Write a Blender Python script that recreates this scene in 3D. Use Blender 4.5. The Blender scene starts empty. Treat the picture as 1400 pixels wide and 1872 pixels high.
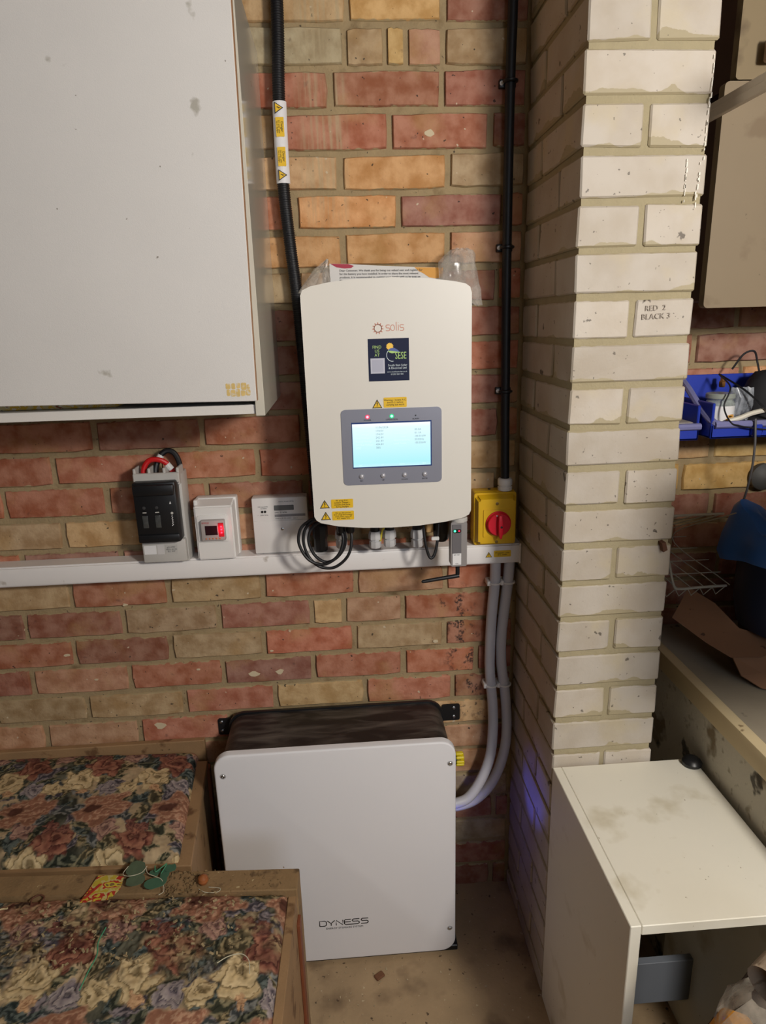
import bpy, bmesh, math, random
import numpy as np
from mathutils import Vector, Matrix, Euler
random.seed(7)
S = bpy.context.scene
COL = S.collection
PI = math.pi

# ------------------------------------------------------------------ camera
cam_d = bpy.data.cameras.new('camera')
cam_d.sensor_fit = 'VERTICAL'; cam_d.sensor_height = 36.0
cam_d.lens = 1221.84 / 1872 * 36.0
cam_d.clip_start = 0.02
cam = bpy.data.objects.new('camera', cam_d); COL.objects.link(cam)
yaw, pit, rol = 0.0597055, 0.2762310, -0.0282508
fwd = Vector((math.sin(yaw)*math.cos(pit), math.cos(yaw)*math.cos(pit), -math.sin(pit)))
rgt = Vector((math.cos(yaw), -math.sin(yaw), 0)); upv = rgt.cross(fwd)
r2 = rgt*math.cos(rol) + upv*math.sin(rol); u2 = -rgt*math.sin(rol) + upv*math.cos(rol)
M = Matrix.Identity(4)
for i in range(3):
    M[i][0] = r2[i]; M[i][1] = u2[i]; M[i][2] = -fwd[i]
M[0][3], M[1][3], M[2][3] = 0.529497, -1.506369, 1.525769
cam.matrix_world = M
S.camera = cam

# ------------------------------------------------------------------ light
S.view_settings.view_transform = 'Standard'; S.view_settings.look = 'None'
S.view_settings.gamma = 1.0; S.view_settings.use_curve_mapping = False
S.view_settings.exposure = 0.0
W = bpy.data.worlds.new('sky'); S.world = W; W.use_nodes = True
W.node_tree.nodes['Background'].inputs[0].default_value = (0.74, 0.84, 1.0, 1)
W.node_tree.nodes['Background'].inputs[1].default_value = 7.0

def area(name, loc, target, sx, sy, power, color):
    l = bpy.data.lights.new(name, 'AREA'); l.shape = 'RECTANGLE'; l.size = sx; l.size_y = sy
    l.energy = power; l.color = color
    o = bpy.data.objects.new(name, l); COL.objects.link(o); o.location = loc
    d = Vector(target) - Vector(loc); o.rotation_euler = d.to_track_quat('-Z', 'Y').to_euler()
    return o
gl = bpy.data.lights.new('garage_lamp', 'POINT'); gl.energy = 90; gl.color = (1.0, 0.935, 0.845); gl.shadow_soft_size = 0.11
go = bpy.data.objects.new('garage_lamp', gl); COL.objects.link(go); go.location = (1.37, -1.78, 1.86)
pt = area('daylight_portal', (1.37, -3.40, 1.975), (1.37, 0.0, 1.975), 0.94, 0.85, 1.0, (1, 1, 1)); pt.data.cycles.is_portal = True  # portal across the added daylight opening

# ------------------------------------------------------------------ helpers
def srgb(r, g, b):
    f = lambda c: (c/255/12.92) if c/255 <= 0.04045 else ((c/255+0.055)/1.055)**2.4
    return (f(r), f(g), f(b), 1.0)

def newmat(name):
    m = bpy.data.materials.new(name); m.use_nodes = True
    nt = m.node_tree; return m, nt, nt.nodes, nt.links, nt.nodes['Principled BSDF']

def mat(name, rgb, rough=0.5, var=0.0, scale=30, bump=0.0, bscale=200, metal=0.0, spots=None, coat=0.0, spec=0.5):
    """plain surface with slight mottling, optional dirt spots and fine relief"""
    m, nt, N, L, P = newmat(name)
    c = srgb(*rgb) if max(rgb) > 1 else (*rgb, 1)
    P.inputs['Roughness'].default_value = rough; P.inputs['Metallic'].default_value = metal
    P.inputs['Coat Weight'].default_value = coat; P.inputs['Specular IOR Level'].default_value = spec
    P.inputs['Base Color'].default_value = c
    if var or spots or bump:
        g = N.new('ShaderNodeNewGeometry')
    cur = None
    if var:
        n = N.new('ShaderNodeTexNoise'); n.inputs['Scale'].default_value = scale; n.inputs['Detail'].default_value = 5
        L.new(g.outputs['Position'], n.inputs['Vector'])
        mx = N.new('ShaderNodeMix'); mx.data_type = 'RGBA'
        mx.inputs['A'].default_value = tuple(max(0, k*(1-var)) for k in c[:3])+(1,)
        mx.inputs['B'].default_value = tuple(min(1, k*(1+var)) for k in c[:3])+(1,)
        L.new(n.outputs['Fac'], mx.inputs['Factor']); cur = mx.outputs['Result']
    if spots:
        for (srgbc, sc, thr, soft) in spots:
            n = N.new('ShaderNodeTexNoise'); n.inputs['Scale'].default_value = sc; n.inputs['Detail'].default_value = 4
            L.new(g.outputs['Position'], n.inputs['Vector'])
            r = N.new('ShaderNodeMapRange'); r.inputs['From Min'].default_value = thr; r.inputs['From Max'].default_value = thr+soft
            r.inputs['To Max'].default_value = 0.85
            L.new(n.outputs['Fac'], r.inputs['Value'])
            mx = N.new('ShaderNodeMix'); mx.data_type = 'RGBA'
            if cur: L.new(cur, mx.inputs['A'])
            else: mx.inputs['A'].default_value = c
            mx.inputs['B'].default_value = srgb(*srgbc)
            L.new(r.outputs['Result'], mx.inputs['Factor']); cur = mx.outputs['Result']
    if cur: L.new(cur, P.inputs['Base Color'])
    if bump:
        n = N.new('ShaderNodeTexNoise'); n.inputs['Scale'].default_value = bscale; n.inputs['Detail'].default_value = 4
        L.new(g.outputs['Position'], n.inputs['Vector'])
        b = N.new('ShaderNodeBump'); b.inputs['Strength'].default_value = bump; b.inputs['Distance'].default_value = 0.002
        L.new(n.outputs['Fac'], b.inputs['Height']); L.new(b.outputs['Normal'], P.inputs['Normal'])
    return m

def emit(name, rgb, strength):
    m, nt, N, L, P = newmat(name)
    P.inputs['Base Color'].default_value = srgb(*rgb)
    P.inputs['Emission Color'].default_value = srgb(*rgb); P.inputs['Emission Strength'].default_value = strength
    return m

def film(name, tint=(235, 235, 235), opac=0.35, rough=0.15):
    m, nt, N, L, P = newmat(name)
    P.inputs['Base Color'].default_value = srgb(*tint); P.inputs['Roughness'].default_value = rough
    t = N.new('ShaderNodeBsdfTransparent'); mx = N.new('ShaderNodeMixShader')
    g = N.new('ShaderNodeNewGeometry')
    n = N.new('ShaderNodeTexNoise'); n.inputs['Scale'].default_value = 45; n.inputs['Detail'].default_value = 3
    L.new(g.outputs['Position'], n.inputs['Vector'])
    r = N.new('ShaderNodeMapRange'); r.inputs['From Min'].default_value = 0.35; r.inputs['From Max'].default_value = 0.7
    r.inputs['To Min'].default_value = opac*0.6; r.inputs['To Max'].default_value = min(1, opac*1.6)
    L.new(n.outputs['Fac'], r.inputs['Value']); L.new(r.outputs['Result'], mx.inputs['Fac'])
    L.new(t.outputs[0], mx.inputs[1]); L.new(P.outputs[0], mx.inputs[2])
    L.new(mx.outputs[0], N['Material Output'].inputs['Surface'])
    return m

WLOC = {}
def _finish(name, me, m, parent):
    o = bpy.data.objects.new(name, me); COL.objects.link(o)
    if m: me.materials.append(m)
    if parent is not None:
        me.transform(Matrix.Translation(-WLOC[parent.name])); o.parent = parent; WLOC[o.name] = WLOC[parent.name]
    else:
        WLOC[o.name] = Vector((0, 0, 0))
    return o

def obj(name, bm, m=None, parent=None, smooth=35):
    me = bpy.data.meshes.new(name)
    bmesh.ops.recalc_face_normals(bm, faces=bm.faces[:])
    bm.to_mesh(me); bm.free()
    if smooth:
        me.polygons.foreach_set('use_smooth', [True]*len(me.polygons))
        me.set_sharp_from_angle(angle=math.radians(smooth))
    return _finish(name, me, m, parent)

def tag(o, label=None, cat=None, group=None, kind=None):
    if label: o['label'] = label
    if cat: o['category'] = cat
    if group: o['group'] = group
    if kind: o['kind'] = kind
    return o

def thing(name, label, cat, loc, group=None):
    o = bpy.data.objects.new(name, None); COL.objects.link(o); o.location = loc
    o.empty_display_size = 0.05
    WLOC[o.name] = Vector(loc)
    return tag(o, label, cat, group)

def solo(o, label, cat, group=None):
    """a thing that is one mesh: move its origin to its middle"""
    me = o.data
    co = np.empty(len(me.vertices)*3); me.vertices.foreach_get('co', co); co = co.reshape(-1, 3)
    c = (co.min(0)+co.max(0))/2; c[2] = co[:, 2].min()
    me.transform(Matrix.Translation(-Vector(c))); o.location = Vector(c); WLOC[o.name] = Vector(c)
    return tag(o, label, cat, group)

def merge(dst, src, mx=None):
    me = bpy.data.meshes.new('tmp'); src.to_mesh(me); src.free()
    if mx is not None: me.transform(mx)
    dst.from_mesh(me); bpy.data.meshes.remove(me); return dst

def box(x0, x1, y0, y1, z0, z1, bev=0.0, seg=2, mx=None, into=None):
    bm = bmesh.new()
    v = [bm.verts.new((x, y, z)) for x in (x0, x1) for y in (y0, y1) for z in (z0, z1)]
    for f in ((0, 1, 3, 2), (4, 6, 7, 5), (0, 4, 5, 1), (2, 3, 7, 6), (0, 2, 6, 4), (1, 5, 7, 3)):
        bm.faces.new([v[i] for i in f])
    if bev: bmesh.ops.bevel(bm, geom=bm.edges[:], offset=bev, segments=seg, affect='EDGES', profile=0.5)
    if mx is not None: bm.transform(mx)
    if into is not None: return merge(into, bm)
    return bm

def prism(pts, y0, y1, bev=0.0, seg=3, into=None, mx=None, axis='y'):
    """outline of (x, z) points pushed from y0 (front) to y1 (back); front rim bevelled"""
    bm = bmesh.new()
    f = bm.faces.new([bm.verts.new((x, y0, z)) for x, z in pts])
    r = bmesh.ops.extrude_face_region(bm, geom=[f])
    nv = [e for e in r['geom'] if isinstance(e, bmesh.types.BMVert)]
    for v in nv: v.co.y = y1
    bm.normal_update()
    if bev:
        ed = [e for e in bm.edges if all(abs(v.co.y-y0) < 1e-9 for v in e.verts)]
        bmesh.ops.bevel(bm, geom=ed, offset=bev, segments=seg, affect='EDGES', profile=0.5)
    if axis == 'z': bm.transform(Matrix.Rotation(-PI/2, 4, 'X'))
    if mx is not None: bm.transform(mx)
    if into is not None: return merge(into, bm)
    return bm

def rrect(x0, x1, z0, z1, r, n=6):
    P = []
    for cx, cz, a in ((x1-r, z1-r, 0), (x0+r, z1-r, 90), (x0+r, z0+r, 180), (x1-r, z0+r, 270)):
        for k in range(n+1):
            t = math.radians(a+90*k/n); P.append((cx+r*math.cos(t), cz+r*math.sin(t)))
    return P

def spline(pts, n=8):
    P = [Vector(p) for p in pts]; out = []
    for i in range(len(P)-1):
        a = P[i-1] if i else P[0]*2-P[1]; b, c = P[i], P[i+1]; d = P[i+2] if i+2 < len(P) else P[-1]*2-P[-2]
        for k in range(n):
            t = k/n
            out.append(0.5*((2*b)+(c-a)*t+(2*a-5*b+4*c-d)*t*t+(3*b-a-3*c+d)*t**3))
    out.append(P[-1]); return out

def tube(path, r, n=10, into=None, flat=None):
    """r: number or list of radii along the path"""
    bm = into if into is not None else bmesh.new()
    P = [Vector(p) for p in path]; rings = []; up = None
    for i, p in enumerate(P):
        t = (P[min(i+1, len(P)-1)]-P[max(i-1, 0)]).normalized()
        if up is None:
            up = Vector((0, 0, 1)) if abs(t.z) < 0.9 else Vector((0, -1, 0))
        up = (up-t*up.dot(t)).normalized(); s = t.cross(up)
        rr = r[i] if isinstance(r, (list, tuple)) else r
        rings.append([bm.verts.new(p+(up*math.cos(2*PI*k/n)+s*math.sin(2*PI*k/n))*rr) for k in range(n)])
    for a, b in zip(rings, rings[1:]):
        for k in range(n): bm.faces.new((a[k], a[(k+1) % n], b[(k+1) % n], b[k]))
    bm.faces.new(rings[0][::-1]); bm.faces.new(rings[-1])
    return bm

def lathe(prof, origin, axis='z', n=24, into=None):
    """prof: (radius, height) pairs along the axis"""
    bm = bmesh.new(); rings = []
    for r, h in prof:
        rings.append([bm.verts.new((max(r, 1e-5)*math.cos(2*PI*k/n), max(r, 1e-5)*math.sin(2*PI*k/n), h)) for k in range(n)])
    for a, b in zip(rings, rings[1:]):
        for k in range(n): bm.faces.new((a[k], a[(k+1) % n], b[(k+1) % n], b[k]))
    bm.faces.new(rings[0][::-1]); bm.faces.new(rings[-1])
    R = {'z': Matrix.Identity(4), 'y': Matrix.Rotation(PI/2, 4, 'X'), 'x': Matrix.Rotation(PI/2, 4, 'Y')}[axis]   # 'y' points to the viewer
    bm.transform(Matrix.Translation(origin) @ R)
    if into is not None: return merge(into, bm)
    return bm

def text(name, s, size, x, y, z, m, parent, align='CENTER', rot=(PI/2, 0, 0), xs=1.0, spacing=1.0):
    c = bpy.data.curves.new(name, 'FONT'); c.body = s; c.size = size; c.align_x = align; c.align_y = 'CENTER'
    c.space_line = 0.95; c.space_character = spacing; c.resolution_u = 2; c.extrude = 0.00015
    c.materials.append(m)
    tmp = bpy.data.objects.new(name, c); me = bpy.data.meshes.new_from_object(tmp); me.name = name
    bpy.data.objects.remove(tmp); bpy.data.curves.remove(c)
    o = bpy.data.objects.new(name, me); COL.objects.link(o); o.rotation_euler = rot; o.scale = (xs, 1, 1)
    o.location = Vector((x, y, z))-WLOC[parent.name]; o.parent = parent; WLOC[o.name] = WLOC[parent.name]
    return o

def strokes(name, polys, x, z, sx, sz, r, y, m, parent, shear=0):
    bm = bmesh.new()
    for pl_ in polys:
        P = [Vector((x+px*sx+shear*pz*sz, y, z+pz*sz)) for px, pz in pl_]
        tube(P, r, 6, into=bm)
    bmesh.ops.scale(bm, vec=(1, .25, 1), space=Matrix.Translation((0, -y, 0)), verts=bm.verts[:])
    return obj(name, bm, m, parent)

# value noise for painted fabric and crumpled sheets
_rng = np.random.RandomState(3); _T = _rng.rand(256, 256)
def vn(x, y):
    xi = np.floor(x).astype(int); yi = np.floor(y).astype(int); fx = x-xi; fy = y-yi
    fx = fx*fx*(3-2*fx); fy = fy*fy*(3-2*fy); g = lambda a, b: _T[a % 256, b % 256]
    return (g(xi, yi)*(1-fx)+g(xi+1, yi)*fx)*(1-fy)+(g(xi, yi+1)*(1-fx)+g(xi+1, yi+1)*fx)*fy
def fbm(x, y, o=4):
    s = 0; a = 0.5
    for k in range(o): s = s+a*vn(x*2**k+17*k, y*2**k+5*k); a *= 0.5
    return s/(1-0.5**o)

# ------------------------------------------------------------------ materials of the building
def brick_mat(name, mortar, smear=0.10, speck=True, rough=0.85, white=False):
    m, nt, N, L, P = newmat(name)
    P.inputs['Roughness'].default_value = rough
    oi = N.new('ShaderNodeObjectInfo'); g = N.new('ShaderNodeNewGeometry'); tc = N.new('ShaderNodeTexCoord')
    def noise(sc, det=5, vec=None):
        n = N.new('ShaderNodeTexNoise'); n.inputs['Scale'].default_value = sc; n.inputs['Detail'].default_value = det
        L.new(vec or g.outputs['Position'], n.inputs['Vector']); return n.outputs['Fac']
    def mp(v, a, b, c=0.0, d=1.0):
        r = N.new('ShaderNodeMapRange'); r.interpolation_type = 'SMOOTHSTEP'
        for k, q in zip(('From Min', 'From Max', 'To Min', 'To Max'), (a, b, c, d)): r.inputs[k].default_value = q
        L.new(v, r.inputs['Value']); return r.outputs['Result']
    def mix(a, b, f, blend='MIX'):
        x = N.new('ShaderNodeMix'); x.data_type = 'RGBA'; x.blend_type = blend
        for s, v in (('A', a), ('B', b)):
            if isinstance(v, tuple): x.inputs[s].default_value = v
            else: L.new(v, x.inputs[s])
        if isinstance(f, float): x.inputs['Factor'].default_value = f
        else: L.new(f, x.inputs['Factor'])
        return x.outputs['Result']
    def ma(op, a, b=None):
        x = N.new('ShaderNodeMath'); x.operation = op
        for i, v in enumerate((a, b)):
            if v is None: continue
            if isinstance(v, (int, float)): x.inputs[i].default_value = v
            else: L.new(v, x.inputs[i])
        return x.outputs[0]
    col = oi.outputs['Color']
    dark = mix(col, (0.74, 0.70, 0.68, 1) if not white else (0.93, 0.9, 0.84, 1), 1.0, 'MULTIPLY')
    lite = mix(col, (1.0, 0.95, 0.8, 1), 0.10 if not white else 0.05)
    col = mix(dark, lite, mp(noise(26 if not white else 14), 0.3, 0.68))
    col = mix(col, mix(col, srgb(176, 140, 88) if not white else srgb(190, 176, 140), 0.45), mp(noise(9), 0.52, 0.7))     # patches of another firing / stain
    if not white: col = mix(col, mix(col, srgb(70, 48, 46), 0.4), mp(noise(40, 3), 0.66, 0.76))
    sp = N.new('ShaderNodeSeparateXYZ'); L.new(tc.outputs['Object'], sp.inputs[0])
    wp = N.new('ShaderNodeSeparateXYZ'); L.new(g.outputs['Position'], wp.inputs[0])
    # mortar smeared over the arrises
    top = ma('ABSOLUTE', sp.outputs['Z']); n1 = noise(60 if not white else 45, 4)
    e = ma('ADD', top, ma('MULTIPLY', n1, smear*2.4))
    f1 = mp(e, 0.5+smear*0.75, 0.5+smear*0.98)
    if white:
        # lumps of mortar squeezed out under the middle of each brick
        pk = ma('MAXIMUM', ma('SUBTRACT', noise(9, 2), 0.47), 0.0)
        low = ma('SUBTRACT', ma('ADD', -0.5, ma('MULTIPLY', pk, ma('MULTIPLY', noise(42, 4), 2.3))), sp.outputs['Z'])
        f1 = ma('MAXIMUM', f1, mp(low, -0.012, 0.012))
    col = mix(col, mortar, ma('MULTIPLY', f1, 0.92))
    if speck:
        col = mix(col, srgb(40, 34, 32), ma('MULTIPLY', mp(noise(95, 2), 0.70, 0.735), 0.85))
        col = mix(col, srgb(205, 190, 165), ma('MULTIPLY', mp(noise(64, 1), 0.765, 0.775), 0.8))
    if white:
        col = mix(col, srgb(66, 58, 48), ma('MULTIPLY', mp(noise(120, 2), 0.715, 0.74), 0.7))
        col = mix(col, srgb(58, 48, 40), ma('MULTIPLY', mp(noise(30, 4), 0.685, 0.71), 0.75))
    else:
        # pale plaster runs high on the wall beside the conduit
        mpn = N.new('ShaderNodeMapping'); mpn.inputs['Scale'].default_value = (150, 1, 7); L.new(g.outputs['Position'], mpn.inputs['Vector'])
        st = noise(1.0, 3, mpn.outputs[0])
        band = ma('MULTIPLY', mp(wp.outputs['X'], 0.455, 0.49), mp(wp.outputs['X'], 0.575, 0.56))
        hi = mp(wp.outputs['Z'], 1.62, 1.85)
        col = mix(col, srgb(176, 160, 128), ma('MULTIPLY', ma('MULTIPLY', band, hi), mp(st, 0.38, 0.75, 0.12, 0.75)))
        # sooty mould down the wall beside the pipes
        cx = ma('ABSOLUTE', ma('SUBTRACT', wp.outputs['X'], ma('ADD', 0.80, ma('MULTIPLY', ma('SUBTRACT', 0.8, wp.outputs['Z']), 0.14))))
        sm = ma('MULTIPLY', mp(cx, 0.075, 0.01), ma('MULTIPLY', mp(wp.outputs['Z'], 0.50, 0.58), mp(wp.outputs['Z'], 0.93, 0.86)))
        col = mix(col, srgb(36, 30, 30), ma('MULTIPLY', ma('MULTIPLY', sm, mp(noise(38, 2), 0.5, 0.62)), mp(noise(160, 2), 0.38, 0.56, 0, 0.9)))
    L.new(col, P.inputs['Base Color'])
    b = N.new('ShaderNodeBump'); b.inputs['Strength'].default_value = 0.45 if not white else 0.18; b.inputs['Distance'].default_value = 0.003
    L.new(noise(140, 5), b.inputs['Height']); L.new(b.outputs['Normal'], P.inputs['Normal'])
    return m

MORTAR_W = srgb(172, 154, 118)
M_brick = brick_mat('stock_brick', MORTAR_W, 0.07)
M_mortar = mat('tan_mortar', (156, 137, 104), 0.95, 0.22, 35, 0.8, 180, spots=[((120, 100, 70), 18, 0.58, 0.12), ((60, 52, 44), 90, 0.70, 0.03)])
M_pbrick = brick_mat('white_sandlime_brick', srgb(162, 150, 120), 0.05, speck=False, rough=0.6, white=True)
M_pmortar = mat('olive_mortar', (160, 149, 120), 0.95, 0.12, 40, 0.6, 220)
M_conc = mat('concrete_floor', (164, 140, 108), 0.95, 0.30, 9, 0.6, 90, spots=[((90, 70, 52), 6, 0.56, 0.14), ((196, 180, 150), 70, 0.68, 0.04), ((60, 44, 34), 55, 0.66, 0.05)])
M_paintw = mat('grey_render', (92, 84, 74), 0.9, 0.1, 5)

# ------------------------------------------------------------------ setting
tag(obj('floor', box(-2.0, 1.98, -3.52, 0.14, -0.12, 0.0), M_conc, smooth=0), 'dusty grey brown concrete garage floor', kind='structure')
tag(obj('ceiling', box(-2.0, 1.98, -3.52, 0.14, 2.48, 2.58), mat('boarded_ceiling', (112, 102, 88), .9, .05, 4), smooth=0), 'plain garage ceiling', kind='structure')
tag(obj('wall_left', box(-2.12, -2.0, -3.52, 0.14, -0.12, 2.58), M_paintw, smooth=0), 'far left garage wall', kind='structure')
tag(obj('wall_right', box(1.86, 1.98, -3.52, 0.0, 0.0, 2.48), M_paintw, smooth=0), 'right garage wall', kind='structure')
fw = box(-2.0, .90, -3.52, -3.40, 0.0, 2.48); box(1.84, 1.86, -3.52, -3.40, 0.0, 2.48, into=fw); box(.90, 1.84, -3.52, -3.40, 2.40, 2.48, into=fw); box(.90, 1.84, -3.52, -3.40, 0.0, 1.55, into=fw)  # unseen high opening, shaped to let daylight in from above
tag(obj('wall_front', fw, M_paintw, smooth=0), 'front garage wall with a high opening added for daylight', kind='structure')
wall = tag(obj('wall_back', box(-2.0, 1.98, 0.0065, 0.14, 0.0, 2.48), M_mortar, smooth=0), 'back garage wall of mixed red and tan stock bricks', kind='structure')

CW = 0.0746645
PAL = {'R': (168, 100, 70), 'D': (144, 86, 64), 'P': (174, 128, 96), 'K': (180, 112, 84), 'T': (184, 150, 104), 'Y': (190, 154, 92),
       'O': (164, 136, 98), 'A': (196, 142, 86), 'U': (150, 96, 78), 'G': (158, 140, 112)}
ROWS = {-16: ([0.578, 0.765], "TYD"), -15: ([0.57, 0.65, 0.691, 0.764], "GOYPO"), -14: ([0.538, 0.762], "RRD"), -13: ([0.655, 0.862], "RRD"),
        -12: ([0.551, 0.773], "TAO"), -11: ([0.456, 0.67], "RAU"), -10: ([0.551, 0.773], "AAP"), -9: ([0.452, 0.657], "OTD"),
        -5: ([-0.015, 0.219], "RDR"), -4: ([-0.114, 0.117, 0.337], "RKRR"), -3: ([-0.234, -0.007], "RRR"), -2: ([-0.115], "OT"),
        0: ([-0.121, 0.105, 0.326, 0.549, 0.767], "ORTRPR"), 1: ([-0.238, -0.009, 0.216, 0.44, 0.517, 0.661], "DDOUTPR"),
        2: ([-0.135, 0.093, 0.318, 0.54, 0.764], "RDOROR"), 3: ([-0.245, -0.013, 0.214, 0.437, 0.661, 0.844], "DPRURRD"),
        4: ([-0.126, 0.111, 0.336, 0.562, 0.786], "OOKTKD"), 5: ([-0.236, -0.008], "PPK")}

def brick_face(rnd, nx=5, nz=2):
    """unit stretcher seen from the front: irregular arrises, faces at y=-1 (proud) back to y=0; about 40 triangles"""
    out = []
    for k in range(nx): out.append((-0.5+k/nx, -0.5))
    for k in range(nz): out.append((0.5, -0.5+k/nz))
    for k in range(nx): out.append((0.5-k/nx, 0.5))
    for k in range(nz): out.append((-0.5, 0.5-k/nz))
    bm = bmesh.new(); A = []; B = []; Cc = []
    for x, z in out:
        cor = (abs(x) > 0.49 and abs(z) > 0.49)
        jx = rnd.uniform(-0.010, 0.004)*(1 if x > 0 else -1)*(abs(x) > 0.49); jz = rnd.uniform(-0.035, 0.015)*(1 if z > 0 else -1)*(abs(z) > 0.49)
        if cor: jx -= 0.006*(1 if x > 0 else -1); jz -= 0.022*(1 if z > 0 else -1)
        x += jx; z += jz
        A.append(bm.verts.new((x, 0, z)))
        B.append(bm.verts.new((x, -0.62-rnd.uniform(0, 0.15), z)))
        Cc.append(bm.verts.new((x*0.978, -1-rnd.uniform(-0.06, 0.06), z*0.925)))
    n = len(out)
    for k in range(n):
        bm.faces.new((A[k], A[(k+1) % n], B[(k+1) % n], B[k])); bm.faces.new((B[k], B[(k+1) % n], Cc[(k+1) % n], Cc[k]))
    bm.faces.new(Cc)
    bmesh.ops.recalc_face_normals(bm, faces=bm.faces[:])
    me = bpy.data.meshes.new('brick'); bm.to_mesh(me); bm.free()
    me.polygons.foreach_set('use_smooth', [True]*len(me.polygons)); me.set_sharp_from_angle(angle=math.radians(60))
    return me
rb = random.Random(11)
FACES = [brick_face(rb) for _ in range(12)]
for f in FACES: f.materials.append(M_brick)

def put_brick(x0, x1, z, code, depth=0.006):
    o = bpy.data.objects.new('brick', rb.choice(FACES)); COL.objects.link(o); o.parent = wall
    j = 0.0055
    o.location = ((x0+x1)/2+rb.uniform(-.001, .001), 0.010, z+rb.uniform(-.0015, .0015))
    o.scale = (x1-x0-2*j, depth+0.0045+rb.uniform(-.0015, .0015), 0.0645*rb.uniform(.97, 1.03))
    o.rotation_euler = (0, rb.uniform(-.006, .006), 0)
    c = PAL[code]; k = rb.uniform(.98, 1.13)
    o.color = srgb(*[min(255, v*k*rb.uniform(.98, 1.02)) for v in c])

def lay(xa, xb, joints, codes, z, pick):
    J = list(joints); cs = list(codes) if codes else None
    while J[0] > xa+0.05: J.insert(0, J[0]-0.2245); cs and cs.insert(0, pick())
    while J[-1] < xb-0.04: J.append(J[-1]+0.2245); cs and cs.append(pick())
    J = [xa]+[j for j in J if xa < j < xb]+[xb] if not (abs(J[0]-xa) < .03) else J
    if cs is None: cs = [pick() for _ in J]
    for a, b, c in zip(J, J[1:], cs):
        a2, b2 = max(a, xa), min(b, xb)
        if b2-a2 > 0.035: put_brick(a2, b2, z, c)

for i in range(-18, 13):
    z = 0.89-i*CW+CW/2
    if z > 2.42: continue
    pick = (lambda: rb.choice('RDRUDD')) if -9 < i < -5 else ((lambda: rb.choice('TOPGTDO')) if i > 4 else (lambda: rb.choice('RRDPTOUK')))
    if i in ROWS:
        J, cs = ROWS[i]; J = list(J); cs = list(cs)
        while J[0] > -0.50+0.09: J.insert(0, J[0]-0.2245); cs.insert(0, pick())
        while J[-1] < 0.938-0.21: J.append(J[-1]+0.2245); cs.append(pick())
    else:
        s = rb.choice([0.0, 0.11])+rb.uniform(-.02, .02)-0.45
        J = [s+0.2245*k for k in range(7) if -0.47 < s+0.2245*k < 0.91]; cs = [pick() for _ in range(len(J)+1)]
    E = [-0.50]+J+[0.938]
    if i < -5 and i > -17: pass
    for a, b, c in zip(E, E[1:], cs):
        if b-a > 0.03: put_brick(a, b, z, c)
BAY = {-3: 'YY', -4: 'YTY', -5: 'DDU', -6: 'AKA', -7: 'DUD', -8: 'UDD', -9: 'DDU', -2: 'DUD'}
for i in range(-18, 3):
    z = 0.89-i*CW+CW/2
    if z > 2.42: continue
    s = 1.21+(0.11 if i % 2 else 0.0)+rb.uniform(-.02, .02); cs = BAY.get(i, 'DUD')
    if i == -4: s = 1.18
    E = [1.155, s, s+.2245, s+.449, s+.6735]
    for k, (a, b) in enumerate(zip(E, E[1:])):
        if b > 1.85 or b-a < .04: continue
        put_brick(a, b, z, cs[k % len(cs)])

# ------------------------------------------------------------------ white brick pillar
PX0, PX1, PD, PC, PZ = 0.9395, 1.152, 0.328, 0.0754275, 1.9351
pillar = tag(obj('brick_pillar', box(PX0+.0045, PX1-.0045, -PD+.0045, 0.0, 0.0, 2.48), M_pmortar, smooth=0),
             'white brick pier with olive mortar joints standing out from the back wall', kind='structure')
def pier_brick(x0, x1, y0, y1, z0, z1):
    bm = box(x0, x1, y0, y1, z0, z1)
    c = Vector(((x0+x1)/2, (y0+y1)/2, (z0+z1)/2))
    for v in bm.verts: v.co += Vector((rb.uniform(-.0016, .0016), rb.uniform(-.0012, .0012), rb.uniform(-.0018, .0018)))
    bmesh.ops.bevel(bm, geom=bm.edges[:], offset=0.0028, segments=1, affect='EDGES')
    me = bpy.data.meshes.new('brick'); bmesh.ops.recalc_face_normals(bm, faces=bm.faces[:])
    sc = Vector((x1-x0, y1-y0, z1-z0))
    for v in bm.verts: v.co = Vector((v.co[k]-c[k] for k in range(3)))
    for v in bm.verts: v.co = Vector((v.co.x/sc.x, v.co.y/sc.y, v.co.z/sc.z))
    bm.to_mesh(me); bm.free(); me.materials.append(M_pbrick)
    o = bpy.data.objects.new('brick', me); COL.objects.link(o); o.parent = pillar; o.location = c; o.scale = sc
    k = rb.uniform(.955, 1.03); o.color = srgb(184*k, 175*k, 164*k)
    return o
J2 = 0.0055
for k in range(-7, 26):
    zt = PZ-k*PC-J2; zb = PZ-(k+1)*PC+J2
    if zb > 2.46 or zt < 0.02: continue
    zt = min(zt, 2.47); zb = max(zb, 0.002)
    e = rb.uniform(-.0015, .0015)
    if k % 2 == 0:
        pier_brick(PX0+e, PX1+e, -PD, -PD+.1025, zb, zt)
        pier_brick(PX0+e, PX0+.1025, -PD+.1135, -.002, zb, zt); pier_brick(PX0+.1125, PX1+e, -PD+.1135, -.002, zb, zt)
    else:
        s = rb.uniform(-.004, .004)
        pier_brick(PX0+e, PX0+.1015+s, -PD, -PD+.215, zb, zt); pier_brick(PX0+.1125+s, PX1+e, -PD, -PD+.215, zb, zt)
        pier_brick(PX0+e, PX1+e, -PD+.226, -.002, zb, zt)
DRIPS = [(1.146, 1.919), (1.146, 1.888), (1.145, 1.869), (1.144, 1.85), (1.144, 1.825), (1.144, 1.793), (1.116, 1.771), (1.117, 1.754), (1.117, 1.733), (1.139, 1.762), (1.138, 1.742), (1.136, 1.721)]
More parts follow.
